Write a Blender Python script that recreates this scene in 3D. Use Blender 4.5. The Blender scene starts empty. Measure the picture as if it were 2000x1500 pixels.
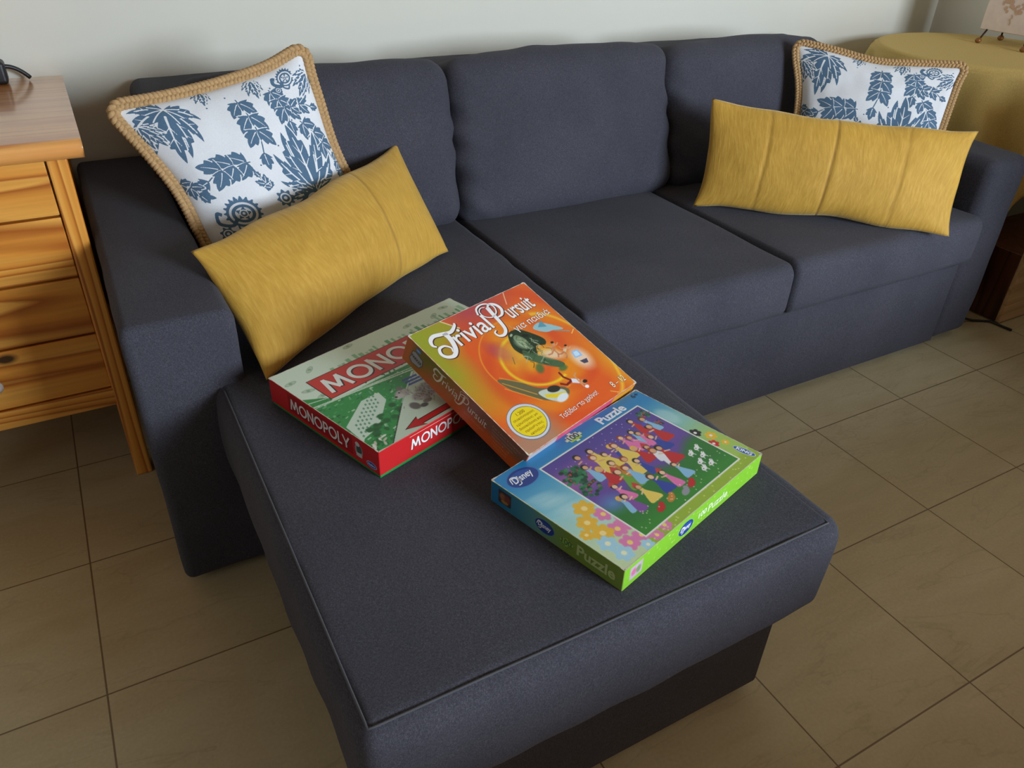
import bpy, bmesh, math, random
import numpy as np
from mathutils import Vector, Matrix, noise
scene = bpy.context.scene
COL = scene.collection

# ------------------------------------------------------------------ camera
cam_d = bpy.data.cameras.new('camera'); cam = bpy.data.objects.new('camera', cam_d); COL.objects.link(cam)
cam_d.sensor_width = 36.0; cam_d.lens = 27.1376; cam_d.clip_start = 0.05
CR = ((0.87558071, -0.4819764, 0.03251411), (-0.24054046, -0.49336678, -0.83590042), (0.41892566, 0.72407732, -0.54791726))
CP = (-1.15654, -1.00566, 1.16535)
cam.matrix_world = Matrix(((CR[0][0], -CR[1][0], -CR[2][0], CP[0]), (CR[0][1], -CR[1][1], -CR[2][1], CP[1]),
                           (CR[0][2], -CR[1][2], -CR[2][2], CP[2]), (0, 0, 0, 1)))
scene.camera = cam

# ------------------------------------------------------------------ light
vs = scene.view_settings
vs.view_transform = 'Standard'; vs.look = 'None'; vs.gamma = 1.0; vs.use_curve_mapping = False
vs.exposure = 0.52
world = bpy.data.worlds.new('world'); scene.world = world; world.use_nodes = True
world.node_tree.nodes['Background'].inputs[0].default_value = (0.62, 0.78, 1.0, 1)
world.node_tree.nodes['Background'].inputs[1].default_value = 0.5

def area(name, loc, target, sx, sy, power, color):
    d = bpy.data.lights.new(name, 'AREA'); d.shape = 'RECTANGLE'; d.size = sx; d.size_y = sy
    d.energy = power; d.color = color
    o = bpy.data.objects.new(name, d); COL.objects.link(o); o.location = loc
    o.rotation_euler = (Vector(target) - Vector(loc)).to_track_quat('-Z', 'Y').to_euler()
    return o
# daylight coming in through the window of the front wall, behind and to the right of the camera
area('window_daylight', (1.05, -3.52, 1.5), (0.0, 0, .7), 1.4, 1.1, 135, (0.74, 0.865, 1.0))
# dim warm fill added at the left wall opening, no source seen there
area('warm_fill', (-2.93, -0.9, 1.35), (0, -0.9, 1.0), 0.9, 1.7, 2, (1.0, 0.88, 0.7))

# ------------------------------------------------------------------ materials
MC = {}
def newmat(name):
    m = bpy.data.materials.new(name); m.use_nodes = True
    nt = m.node_tree; b = nt.nodes['Principled BSDF']
    return m, nt, b
def lin(c):
    c = c / 255.0
    return c / 12.92 if c <= 0.04045 else ((c + 0.055) / 1.055) ** 2.4
def rgb(r, g, b): return (lin(r), lin(g), lin(b), 1)
def flat(col, rough=0.4, name=None):
    key = (col, rough)
    if key in MC: return MC[key]
    m, nt, b = newmat(name or 'print_ink'); b.inputs['Base Color'].default_value = rgb(*col); b.inputs['Roughness'].default_value = rough
    MC[key] = m; return m
def N(nt, t, **kw):
    n = nt.nodes.new(t)
    for k, v in kw.items(): setattr(n, k, v)
    return n
def ramp(nt, fac, stops):
    r = N(nt, 'ShaderNodeValToRGB'); e = r.color_ramp.elements
    while len(e) < len(stops): e.new(0.5)
    for i, (p, c) in enumerate(stops): e[i].position = p; e[i].color = c
    nt.links.new(fac, r.inputs[0]); return r.outputs[0]
def coords(nt, kind='Object', scale=(1, 1, 1), rot=(0, 0, 0)):
    tc = N(nt, 'ShaderNodeTexCoord'); mp = N(nt, 'ShaderNodeMapping')
    mp.inputs['Scale'].default_value = scale; mp.inputs['Rotation'].default_value = rot
    nt.links.new(tc.outputs[kind], mp.inputs['Vector']); return mp.outputs[0]
def noise_n(nt, vec, scale, detail=4, rough=0.5, dist=0):
    n = N(nt, 'ShaderNodeTexNoise'); n.inputs['Scale'].default_value = scale; n.inputs['Detail'].default_value = detail
    n.inputs['Roughness'].default_value = rough; n.inputs['Distortion'].default_value = dist
    nt.links.new(vec, n.inputs['Vector']); return n.outputs['Fac']
def bump(nt, b, h, strength, dist=0.001):
    n = N(nt, 'ShaderNodeBump'); n.inputs['Strength'].default_value = strength; n.inputs['Distance'].default_value = dist
    nt.links.new(h, n.inputs['Height']); nt.links.new(n.outputs[0], b.inputs['Normal'])
def mth(nt, op, a, b=None, c=None):
    n = N(nt, 'ShaderNodeMath', operation=op)
    for i, v in enumerate((a, b, c)):
        if v is None: continue
        if isinstance(v, (int, float)): n.inputs[i].default_value = v
        else: nt.links.new(v, n.inputs[i])
    return n.outputs[0]
def mixc(nt, fac, a, b, blend='MIX'):
    n = N(nt, 'ShaderNodeMix', data_type='RGBA', blend_type=blend)
    for s, v in ((n.inputs[0], fac), (n.inputs[6], a), (n.inputs[7], b)):
        if isinstance(v, (int, float)): s.default_value = v
        elif isinstance(v, tuple): s.default_value = v
        else: nt.links.new(v, s)
    return n.outputs[2]

def mat_fabric():
    m, nt, b = newmat('charcoal_woven_fabric')
    v = coords(nt)
    vx = coords(nt, scale=(1, 4, 4)); vy = coords(nt, scale=(4, 1, 1))
    n1 = noise_n(nt, vx, 330, 3, 0.7); n2 = noise_n(nt, vy, 300, 3, 0.7); n3 = noise_n(nt, v, 5, 3)
    s = mth(nt, 'ADD', n1, n2)
    c = ramp(nt, mth(nt, 'MULTIPLY', s, 0.5), [(0.34, (0.028, 0.028, 0.036, 1)), (0.5, (0.054, 0.053, 0.068, 1)), (0.66, (0.108, 0.107, 0.134, 1))])
    c = mixc(nt, 1.0, c, ramp(nt, n3, [(0.3, (0.86, 0.86, 0.86, 1)), (0.7, (1.1, 1.08, 1.06, 1))]), 'MULTIPLY')
    nt.links.new(c, b.inputs['Base Color']); b.inputs['Roughness'].default_value = 0.9
    b.inputs['Sheen Weight'].default_value = 0.04; b.inputs['Sheen Roughness'].default_value = 0.5
    b.inputs['Specular IOR Level'].default_value = 0.15
    bump(nt, b, s, 0.25, 0.0004); return m
def mat_seam():
    m, nt, b = newmat('charcoal_seam'); b.inputs['Base Color'].default_value = (0.075, 0.075, 0.085, 1); b.inputs['Roughness'].default_value = 0.9; return m
def mat_wall(name, c1, c2):
    m, nt, b = newmat(name); v = coords(nt)
    nt.links.new(mixc(nt, noise_n(nt, v, 2.5, 3), c1, c2), b.inputs['Base Color']); b.inputs['Roughness'].default_value = 0.85
    bump(nt, b, noise_n(nt, v, 90, 3), 0.12, 0.001); return m
def mat_floor():
    m, nt, b = newmat('beige_stone_tiles')
    tc = N(nt, 'ShaderNodeTexCoord'); sp = N(nt, 'ShaderNodeSeparateXYZ'); nt.links.new(tc.outputs['Object'], sp.inputs[0])
    P = 1 / 3
    ds = []; ids = []
    for ax in (0, 1):
        q = mth(nt, 'MULTIPLY', sp.outputs[ax], 3.0); r = mth(nt, 'ROUND', q)
        ds.append(mth(nt, 'ABSOLUTE', mth(nt, 'SUBTRACT', q, r))); ids.append(mth(nt, 'FLOOR', q))
    d = mth(nt, 'MULTIPLY', mth(nt, 'MINIMUM', ds[0], ds[1]), P)
    grout = ramp(nt, mth(nt, 'MULTIPLY', d, 300.0), [(0.32, (1, 1, 1, 1)), (0.55, (0, 0, 0, 1))])
    cb = N(nt, 'ShaderNodeCombineXYZ'); nt.links.new(ids[0], cb.inputs[0]); nt.links.new(ids[1], cb.inputs[1])
    wn = N(nt, 'ShaderNodeTexWhiteNoise'); nt.links.new(cb.outputs[0], wn.inputs[0])
    va = N(nt, 'ShaderNodeVectorMath', operation='ADD'); sc = N(nt, 'ShaderNodeVectorMath', operation='SCALE'); sc.inputs['Scale'].default_value = 7
    nt.links.new(wn.outputs['Color'], sc.inputs[0]); nt.links.new(tc.outputs['Object'], va.inputs[0]); nt.links.new(sc.outputs[0], va.inputs[1])
    mp = N(nt, 'ShaderNodeMapping'); mp.inputs['Scale'].default_value = (1.2, 4.5, 1); mp.inputs['Rotation'].default_value = (0, 0, 0.35)
    nt.links.new(va.outputs[0], mp.inputs[0])
    n1 = noise_n(nt, mp.outputs[0], 3.2, 7, 0.62, 0.8); n2 = noise_n(nt, tc.outputs['Object'], 160, 2)
    c = ramp(nt, n1, [(0.3, rgb(184, 168, 132)), (0.5, rgb(192, 177, 141)), (0.72, rgb(200, 186, 152))])
    vein = ramp(nt, mth(nt, 'ABSOLUTE', mth(nt, 'SUBTRACT', noise_n(nt, mp.outputs[0], 1.6, 4, 0.6, 0.5), 0.5)), [(0.0, (0.86, 0.85, 0.84, 1)), (0.012, (1, 1, 1, 1))])
    c = mixc(nt, 0.8, c, vein, 'MULTIPLY')
    c = mixc(nt, 0.25, c, ramp(nt, n2, [(0.3, (0.7, 0.7, 0.7, 1)), (0.7, (1.1, 1.1, 1.1, 1))]), 'MULTIPLY')
    c = mixc(nt, mth(nt, 'MULTIPLY', wn.outputs['Value'], 0.12), c, rgb(166, 146, 116))
    c = mixc(nt, grout, c, rgb(118, 96, 68))
    nt.links.new(c, b.inputs['Base Color'])
    nt.links.new(ramp(nt, n1, [(0.3, (0.36,) * 3 + (1,)), (0.7, (0.5,) * 3 + (1,))]), b.inputs['Roughness'])
    bump(nt, b, mth(nt, 'SUBTRACT', mth(nt, 'MULTIPLY', n1, 0.3), grout), 0.3, 0.001); return m
def mat_wood(name, axis, cols, seed=0.0, coat=0.6, knots=True, rough=0.35):
    m, nt, b = newmat(name)
    tc = N(nt, 'ShaderNodeTexCoord'); add = N(nt, 'ShaderNodeVectorMath', operation='ADD'); add.inputs[1].default_value = (seed, seed * 1.7, seed * 2.3)
    oi = N(nt, 'ShaderNodeObjectInfo'); ad2 = N(nt, 'ShaderNodeVectorMath', operation='ADD')
    nt.links.new(tc.outputs['Object'], add.inputs[0]); nt.links.new(add.outputs[0], ad2.inputs[0])
    sc = [7.0, 7.0, 7.0]; sc[axis] = 0.4
    mp = N(nt, 'ShaderNodeMapping'); mp.inputs['Scale'].default_value = sc; nt.links.new(ad2.outputs[0], mp.inputs[0])
    nz = noise_n(nt, mp.outputs[0], 1.1, 2, 0.5, 0.4)
    rings = mth(nt, 'FRACT', mth(nt, 'MULTIPLY', nz, 11.0))
    g = ramp(nt, rings, [(0.0, cols[0]), (0.55, cols[1]), (0.85, cols[2]), (1.0, cols[0])])
    sc2 = [120.0] * 3; sc2[axis] = 3.0
    mp2 = N(nt, 'ShaderNodeMapping'); mp2.inputs['Scale'].default_value = sc2; nt.links.new(ad2.outputs[0], mp2.inputs[0])
    fine = noise_n(nt, mp2.outputs[0], 1.0, 3)
    c = mixc(nt, 0.6, g, ramp(nt, fine, [(0.3, (0.8, 0.78, 0.74, 1)), (0.7, (1.08, 1.08, 1.08, 1))]), 'MULTIPLY')
    if knots:
        sk = [9.0, 9.0, 9.0]; sk[axis] = 5.0
        mk = N(nt, 'ShaderNodeMapping'); mk.inputs['Scale'].default_value = sk; nt.links.new(ad2.outputs[0], mk.inputs[0])
        vo = N(nt, 'ShaderNodeTexVoronoi'); vo.inputs['Scale'].default_value = 0.6; nt.links.new(mk.outputs[0], vo.inputs['Vector'])
        c = mixc(nt, ramp(nt, vo.outputs['Distance'], [(0.035, (1, 1, 1, 1)), (0.075, (0, 0, 0, 1))]), c, (0.05, 0.018, 0.006, 1))
    nt.links.new(c, b.inputs['Base Color']); b.inputs['Roughness'].default_value = rough
    b.inputs['Coat Weight'].default_value = coat; b.inputs['Coat Roughness'].default_value = 0.12
    return m
def mat_hide():
    m, nt, b = newmat('mustard_cowhide')
    v = coords(nt, 'UV'); n0 = noise_n(nt, v, 6, 3)
    # short hair: noise stretched along a slowly turning direction
    mp = N(nt, 'ShaderNodeMapping'); mp.inputs['Scale'].default_value = (90, 16, 1); mp.inputs['Rotation'].default_value = (0, 0, 0.5)
    dis = N(nt, 'ShaderNodeVectorMath', operation='MULTIPLY_ADD'); nn = N(nt, 'ShaderNodeTexNoise'); nn.inputs['Scale'].default_value = 2.6; nn.inputs['Detail'].default_value = 2
    nt.links.new(v, nn.inputs['Vector']); dis.inputs[1].default_value = (0.16, 0.16, 0)
    nt.links.new(nn.outputs['Color'], dis.inputs[0]); nt.links.new(v, dis.inputs[2]); nt.links.new(dis.outputs[0], mp.inputs[0])
    h = noise_n(nt, mp.outputs[0], 1.6, 5, 0.65)
    c = ramp(nt, h, [(0.2, rgb(180, 136, 44)), (0.5, rgb(197, 152, 56)), (0.8, rgb(214, 170, 76))])
    c = mixc(nt, 0.7, c, ramp(nt, n0, [(0.3, (0.86, 0.84, 0.8, 1)), (0.7, (1.1, 1.1, 1.12, 1))]), 'MULTIPLY')
    at = N(nt, 'ShaderNodeAttribute', attribute_name='seam')
    c = mixc(nt, mth(nt, 'MULTIPLY', at.outputs['Fac'], .6), c, rgb(130, 92, 34))
    nt.links.new(c, b.inputs['Base Color']); b.inputs['Roughness'].default_value = 0.75
    b.inputs['Sheen Weight'].default_value = 0.35; b.inputs['Sheen Roughness'].default_value = 0.4; b.inputs['Sheen Tint'].default_value = (1, .85, .5, 1)
    bump(nt, b, mth(nt, 'SUBTRACT', mth(nt, 'ADD', h, n0), at.outputs['Fac']), 0.5, 0.002); return m
def mat_simple(name, c, rough=0.6, sc=60, amt=0.3, metal=0.0, bumpk=0.1):
    m, nt, b = newmat(name); v = coords(nt); n = noise_n(nt, v, sc, 4)
    nt.links.new(mixc(nt, amt, c, ramp(nt, n, [(0.3, tuple(x * 0.6 for x in c[:3]) + (1,)), (0.7, tuple(min(1, x * 1.35) for x in c[:3]) + (1,))])), b.inputs['Base Color'])
    b.inputs['Roughness'].default_value = rough; b.inputs['Metallic'].default_value = metal
    bump(nt, b, n, bumpk, 0.001); return m
def mat_print(name='painted_print', rough=0.38):
    m, nt, b = newmat(name); at = N(nt, 'ShaderNodeAttribute', attribute_name='paint')
    v = coords(nt); n = noise_n(nt, v, 400, 2)
    nt.links.new(mixc(nt, 0.1, at.outputs['Color'], ramp(nt, n, [(0.3, (0.75,) * 3 + (1,)), (0.7, (1.15,) * 3 + (1,))]), 'MULTIPLY'), b.inputs['Base Color'])
    b.inputs['Roughness'].default_value = rough; return m
def mat_damask():
    m, nt, b = newmat('blue_damask_on_white_cotton'); at = N(nt, 'ShaderNodeAttribute', attribute_name='print')
    f = ramp(nt, at.outputs['Fac'], [(0.42, (0, 0, 0, 1)), (0.58, (1, 1, 1, 1))])
    v = coords(nt); n = noise_n(nt, v, 500, 2)
    ink = mixc(nt, n, rgb(62, 92, 120), rgb(92, 122, 148))
    nt.links.new(mixc(nt, f, mixc(nt, n, rgb(214, 216, 220), rgb(236, 236, 238)), ink), b.inputs['Base Color'])
    b.inputs['Roughness'].default_value = 0.85; bump(nt, b, n, 0.2, 0.0005); return m

M_FAB = mat_fabric(); M_SEAM = mat_seam()
M_WALL = mat_wall('white_wall_paint', rgb(214, 210, 196), rgb(221, 217, 204))
M_FLOOR = mat_floor()
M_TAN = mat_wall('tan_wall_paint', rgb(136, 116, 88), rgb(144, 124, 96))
PINE = [rgb(236, 168, 76), rgb(222, 144, 54), rgb(176, 94, 28)]
M_PX = mat_wood('varnished_pine_across', 0, PINE, 3.1); M_PZ = mat_wood('varnished_pine_upright', 2, PINE, 1.3, knots=False)
M_PTOP = mat_wood('varnished_pine_top', 0, [rgb(236, 170, 98), rgb(226, 152, 80), rgb(204, 122, 56)], 5.5, 1.0, False, .3)
M_HIDE = mat_hide(); M_DAM = mat_damask(); M_PAINT = mat_print()
M_WHITE = mat_simple('white_cotton', rgb(222, 222, 224), 0.85, 400, 0.15)
M_JUTE = mat_simple('braided_jute', rgb(186, 150, 104), 0.9, 260, 0.5, bumpk=0.6)
M_BLACK = mat_simple('black_plastic', (0.012, 0.012, 0.013, 1), 0.45, 200, 0.2)
M_CLOTH = mat_simple('mustard_tablecloth', rgb(206, 176, 104), 0.9, 300, 0.3, bumpk=0.3)
M_DWOOD = mat_wood('dark_wood', 2, [rgb(92, 52, 30), rgb(76, 40, 22), rgb(54, 28, 16)], 2.2, 0.2, False)
M_BEECH = mat_wood('pale_beech_board', 0, [rgb(214, 178, 134), rgb(204, 166, 120), rgb(190, 150, 104)], 8.2, 0.2, False)
M_IRON = mat_simple('dark_iron', rgb(60, 40, 26), 0.5, 90, 0.3, 0.7)
M_BRONZE = mat_simple('brown_ball_foot', rgb(140, 92, 40), 0.4, 90, 0.3, 0.2)

# ------------------------------------------------------------------ object helpers
def link(name, me, mat=None, parent=None, smooth=True):
    o = bpy.data.objects.new(name, me); COL.objects.link(o)
    if mat is not None:
        for m in (mat if isinstance(mat, (list, tuple)) else [mat]): me.materials.append(m)
    if smooth: me.polygons.foreach_set('use_smooth', [True] * len(me.polygons))
    if parent is not None: o.parent = parent
    return o
def tag(o, label, cat, group=None):
    o['label'] = label; o['category'] = cat
    if group: o['group'] = group
    return o
def empty(name, loc=(0, 0, 0)):
    o = bpy.data.objects.new(name, None); COL.objects.link(o); o.location = loc; o.empty_display_size = 0.05; return o
def place(o, parent, loc=None):
    """parent a mesh that was modelled in world coordinates under an Empty that stands at loc"""
    o.parent = parent; o.matrix_parent_inverse = Matrix.Identity(4)
    off = parent.location if loc is None else Vector(loc)
    o.data.transform(Matrix.Translation(-Vector(off)))
def from_bm(name, bm, mat, parent=None, smooth=True):
    me = bpy.data.meshes.new(name); bm.normal_update(); bm.to_mesh(me); bm.free(); return link(name, me, mat, parent, smooth)
def bm_box(bm, lo, hi, bev=0.0, seg=2, mi=0):
    t = bmesh.new(); bmesh.ops.create_cube(t, size=1.0)
    for v in t.verts: v.co = Vector([lo[i] + (v.co[i] + 0.5) * (hi[i] - lo[i]) for i in range(3)])
    if bev > 0: bmesh.ops.bevel(t, geom=t.edges[:], offset=bev, segments=seg, profile=0.5, affect='EDGES')
    for f in t.faces: f.material_index = mi
    me = bpy.data.meshes.new('tmp'); t.to_mesh(me); t.free(); bm.from_mesh(me); bpy.data.meshes.remove(me)
def box(name, lo, hi, mat, bev=0.0, seg=2, parent=None):
    bm = bmesh.new(); bm_box(bm, lo, hi, bev, seg)
    o = from_bm(name, bm, mat, None, False)
    if bev > 0:
        o.data.polygons.foreach_set('use_smooth', [True] * len(o.data.polygons))
        o.modifiers.new('wn', 'WEIGHTED_NORMAL')
    if parent is not None: place(o, parent)
    return o
def tube_mesh(bm, pts, r, seg=8, closed=False, mi=0):
    pts = [Vector(p) for p in pts]; n = len(pts); rings = []
    up = Vector((0, 0, 1)); prev = None
    for i, p in enumerate(pts):
        a = pts[(i - 1) % n] if (closed or i > 0) else p; c = pts[(i + 1) % n] if (closed or i < n - 1) else p
        t = (c - a).normalized()
        if prev is None:
            u = t.cross(up); u = t.cross(Vector((1, 0, 0))) if u.length < 1e-3 else u
            u.normalize()
        else:
            u = prev - t * prev.dot(t); u.normalize()
        prev = u; w = t.cross(u)
        rr = r(i / max(1, n - 1)) if callable(r) else r
        rings.append([bm.verts.new(p + (u * math.cos(2 * math.pi * k / seg) + w * math.sin(2 * math.pi * k / seg)) * rr) for k in range(seg)])
    for i in range(n if closed else n - 1):
        A, B = rings[i], rings[(i + 1) % n]
        for k in range(seg):
            f = bm.faces.new((A[k], A[(k + 1) % seg], B[(k + 1) % seg], B[k])); f.material_index = mi; f.smooth = True
    if not closed:
        bm.faces.new(rings[0][::-1]).material_index = mi; bm.faces.new(rings[-1]).material_index = mi
def tube(name, pts, r, mat, parent=None, seg=8, closed=False):
    bm = bmesh.new(); tube_mesh(bm, pts, r, seg, closed); o = from_bm(name, bm, mat)
    if parent is not None: place(o, parent)
    return o
def lathe(name, prof, loc, mat, parent=None, seg=24):
    bm = bmesh.new(); rings = [[bm.verts.new((loc[0] + r * math.cos(2 * math.pi * k / seg), loc[1] + r * math.sin(2 * math.pi * k / seg), loc[2] + z)) for k in range(seg)] for r, z in prof]
    for A, B in zip(rings, rings[1:]):
        for k in range(seg): bm.faces.new((A[k], A[(k + 1) % seg], B[(k + 1) % seg], B[k]))
    bm.faces.new(rings[0][::-1]); bm.faces.new(rings[-1])
    o = from_bm(name, bm, mat)
    if parent is not None: place(o, parent)
    return o

def softbox(name, lo, hi, r, puff, mat, parent=None, step=0.02, wr=None, tf=None):
    """upholstered block: rounded edges, crowned faces, optional wrinkle displacement wr(p, n, s)"""
    lo = np.array(lo, float); hi = np.array(hi, float); rr = np.array([r] * 3 if isinstance(r, (int, float)) else r, float)
    ax = []
    for i in range(3):
        inner = max(2, int((hi[i] - lo[i] - 2 * rr[i]) / step)); e = [lo[i] + rr[i] * t for t in (0, .12, .3, .55, .8)]
        ax.append(e + list(np.linspace(lo[i] + rr[i], hi[i] - rr[i], inner + 1)) + [hi[i] - rr[i] * t for t in (.8, .55, .3, .12, 0)])
    bm = bmesh.new(); V = {}
    def vert(i, j, k):
        key = (i, j, k)
        if key in V: return V[key]
        p = np.array([ax[0][i], ax[1][j], ax[2][k]]); q = np.clip(p, lo + rr, hi - rr); d = (p - q) / rr
        L = np.linalg.norm(d); m = np.abs(d).max()
        if L > 1e-9: p = q + d / L * m * rr
        s = (p - (lo + hi) / 2) / ((hi - lo) / 2); g = 1 - np.clip(np.abs(s), 0, 1) ** 2
        nrm = d / L if L > 1e-9 else np.zeros(3)
        for a in range(3):
            b_, c_ = (a + 1) % 3, (a + 2) % 3
            p[a] += s[a] * puff[a] * (g[b_] * g[c_]) ** 0.7
        v = Vector(p)
        if wr is not None: v = v + Vector(nrm) * wr(v, Vector(nrm), Vector(s))
        V[key] = bm.verts.new(v); return V[key]
    nx, ny, nz = len(ax[0]) - 1, len(ax[1]) - 1, len(ax[2]) - 1
    for j in range(ny):
        for k in range(nz):
            bm.faces.new((vert(0, j, k), vert(0, j, k + 1), vert(0, j + 1, k + 1), vert(0, j + 1, k)))
            bm.faces.new((vert(nx, j, k), vert(nx, j + 1, k), vert(nx, j + 1, k + 1), vert(nx, j, k + 1)))
    for i in range(nx):
        for k in range(nz):
            bm.faces.new((vert(i, 0, k), vert(i + 1, 0, k), vert(i + 1, 0, k + 1), vert(i, 0, k + 1)))
            bm.faces.new((vert(i, ny, k), vert(i, ny, k + 1), vert(i + 1, ny, k + 1), vert(i + 1, ny, k)))
        for j in range(ny):
            bm.faces.new((vert(i, j, 0), vert(i, j + 1, 0), vert(i + 1, j + 1, 0), vert(i + 1, j, 0)))
            bm.faces.new((vert(i, j, nz), vert(i + 1, j, nz), vert(i + 1, j + 1, nz), vert(i, j + 1, nz)))
    if tf is not None: bm.transform(tf)
    o = from_bm(name, bm, mat)
    if parent is not None: place(o, parent)
    return o
def nz(p, sc, seed=0.0): return noise.noise(Vector((p[0] * sc + seed, p[1] * sc + seed * 1.3, p[2] * sc - seed)))

# ------------------------------------------------------------------ room
YW, XR, XL, YF, ZC = 1.11, 1.92, -3.0, -3.6, 2.6
def struct(o): o['kind'] = 'structure'; return o
struct(box('floor', (XL - .1, YF - .1, -0.1), (XR + .1, YW + .1, 0), M_FLOOR))
struct(box('wall_back', (XL - .1, YW, 0), (XR + .1, YW + .1, ZC), M_WALL))
struct(box('wall_right', (XR, YF - .1, 0), (XR + .1, YW, ZC), M_WALL))
struct(box('ceiling', (XL - .1, YF - .1, ZC), (XR + .1, YW + .1, ZC + .1), M_TAN))
def holed(name, axis, c0, c1, a0, a1, ha0, ha1, hz0, hz1):
    bm = bmesh.new()
    for A0, A1, z0, z1 in ((a0, ha0, 0, ZC), (ha1, a1, 0, ZC), (ha0, ha1, 0, hz0), (ha0, ha1, hz1, ZC)):
        if A1 - A0 < 1e-4 or z1 - z0 < 1e-4: continue
        lo = (A0, c0, z0) if axis == 0 else (c0, A0, z0); hi = (A1, c1, z1) if axis == 0 else (c1, A1, z1)
        bm_box(bm, lo, hi)
    return struct(from_bm(name, bm, M_TAN, None, False))
holed('wall_front', 0, YF - .1, YF, XL - .1, XR + .1, .3, 1.8, .9, 2.1)
holed('wall_left', 1, XL - .1, XL, YF - .1, YW, -1.4, -.4, 0.02, 2.3)

# ------------------------------------------------------------------ unseen furniture added between sofa and window, to shade the sofa and floor
dt = tag(empty('shade_coffee_table', (.2, -1.5, 0)), 'unseen wooden coffee table added between sofa and window to cast shade', 'table')
DX0, DX1, DY0, DY1 = -.95, 1.3, -1.95, -1.06
place(box('table_top', (DX0, DY0, .52), (DX1, DY1, .55), M_PX, .004), dt)
place(box('shelf', (DX0 + .06, DY0 + .06, .14), (DX1 - .06, DY1 - .06, .17), M_PX, .003), dt)
place(box('apron', (DX0 + .04, DY0 + .04, .42), (DX1 - .04, DY1 - .04, .5195), M_PX, .003), dt)
for x in (DX0 + .02, DX1 - .08):
    for y in (DY0 + .02, DY1 - .08): place(box('leg', (x, y, 0), (x + .06, y + .06, .419), M_PZ, .004), dt)
sb = tag(empty('shade_sideboard', (1.4, -.6, 0)), 'unseen dark wooden cabinet added to shade the right end of the sofa', 'shade_sideboard')  # added out of view to keep the right arm and cloth side dark
place(box('carcass', (1.10, -.85, .08), (1.86, -.40, .88), M_DWOOD, .003), sb)
place(box('top', (1.08, -.87, .8805), (1.88, -.38, .905), M_DWOOD, .003), sb)
for x in (1.11, 1.485): 
    d = box('door', (x, -.868, .1), (x + .37, -.8505, .86), M_DWOOD, .003); place(d, sb)
for x in (1.12, 1.8):
    for y in (-.83, -.46): place(box('leg', (x, y, 0), (x + .04, y + .04, .079), M_DWOOD, .002), sb)

# ------------------------------------------------------------------ sofa
sofa = tag(empty('corner_sofa', (0, 0, 0)), 'charcoal grey fabric corner sofa with a long chaise on its left side', 'sofa')
def wr_soft(a, sc, seed):
    return lambda p, n, s: a * nz(p, sc, seed) + a * 0.5 * nz(p, sc * 2.7, seed + 5)
softbox('left_arm', (-1.172, .172, .02), (-1.0, 1.09, .568), (.016, .014, .022), (.0, .003, .006), M_FAB, sofa, .03, wr_soft(.0025, 6, 1))
softbox('right_arm', (.985, .155, .02), (1.155, 1.09, .568), (.03, .03, .03), (.0, .004, .008), M_FAB, sofa, .03, wr_soft(.003, 6, 2))
softbox('backrest_frame', (-1.02, .87, .30), (1.09, 1.095, .748), (.03, .035, .03), (0, .004, .006), M_FAB, sofa, .04, wr_soft(.003, 5, 3))
softbox('sofa_base', (-.33, .150, .025), (.984, .86, .279), (.006, .01, .006), (0, .002, 0), M_FAB, sofa, .04)
softbox('chaise_base', (-.985, -.498, .025), (-.352, .86, .275), (.012, .012, .006), (0, .0, 0), M_FAB, sofa, .04)
def wr_ch(p, n, s):
    a = .0018 * nz(p, 7, 3)
    if abs(n[2]) < .95: a += .005 * math.sin(p[1] * 34 + p[0] * 30) * nz(p, 9, 8) 
    return a
ch = softbox('chaise_cushion', (-1.053, -.552, .262), (-.345, .80, .434), (.022, .026, .03), (.004, .008, .001), M_FAB, sofa, .02, wr_ch)
sm = []
zs = .4335
x0, x1, y0 = -1.040, -.372, -.538
for i in range(60): sm.append((x0, .16 - (.16 - y0) * i / 59, zs))
for i in range(1, 60): sm.append((x0 + (x1 - x0) * i / 59, y0, zs))
for i in range(1, 60): sm.append((x1, y0 + (.12 - y0) * i / 59, zs))
tube('seam', [(p[0], p[1], p[2] - .0005 + .0012 * nz(p, 7, 3)) for p in sm], .0016, M_SEAM, None, 5)
s_ = bpy.data.objects['seam']; place(s_, sofa); s_.parent = ch
def wr_seat(seed):
    def f(p, n, s):
        a = .003 * nz(p, 5, seed)
        if n[1] < -.5: a += .003 * math.sin(p[0] * 40) * nz(p, 8, seed)
        return a
    return f
softbox('seat_cushion', (-.343, .118, .287), (.262, .80, .427), (.016, .03, .03), (.0, .010, .006), M_FAB, sofa, .02, wr_seat(1))
softbox('seat_cushion', (.265, .122, .287), (.984, .80, .428), (.016, .03, .03), (.0, .010, .006), M_FAB, sofa, .02, wr_seat(4))
def back_cushion(xa, xb, seed, h=.385, yb=.655, top=0.0):
    def wr(p, n, s):
        e = max(0.0, abs(s[0]) - .72) / .28
        a = .008 * nz(p, 3.2, seed) + .004 * nz(p, 9, seed + 3)
        a += e * .006 * math.sin(p[2] * 60 + 5 * nz(p, 6, seed) + p[0] * 20) * (.4 + nz(p, 5, seed + 2))
        if n[1] < -.3 and s[0] < -.55: a += .004 * math.sin(p[2] * 85 + p[0] * 70) * (-.55 - s[0]) / .45 * (1 if s[2] < .6 else .3)
        if s[2] > .5: a += .005 * math.sin(p[0] * 30 + 5 * nz(p, 4, seed)) * (s[2] - .5) * 2 * nz(p, 3, seed + 9)
        return a
    tf = Matrix.Translation((0, yb, .43)) @ Matrix.Rotation(math.radians(-15), 4, 'X')
    o = softbox('back_cushion', (xa, 0, 0), (xb, .175, h), (.045, .05, .05), (.0, .028, .018), M_FAB, sofa, .014, wr, tf)
    return o
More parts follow.
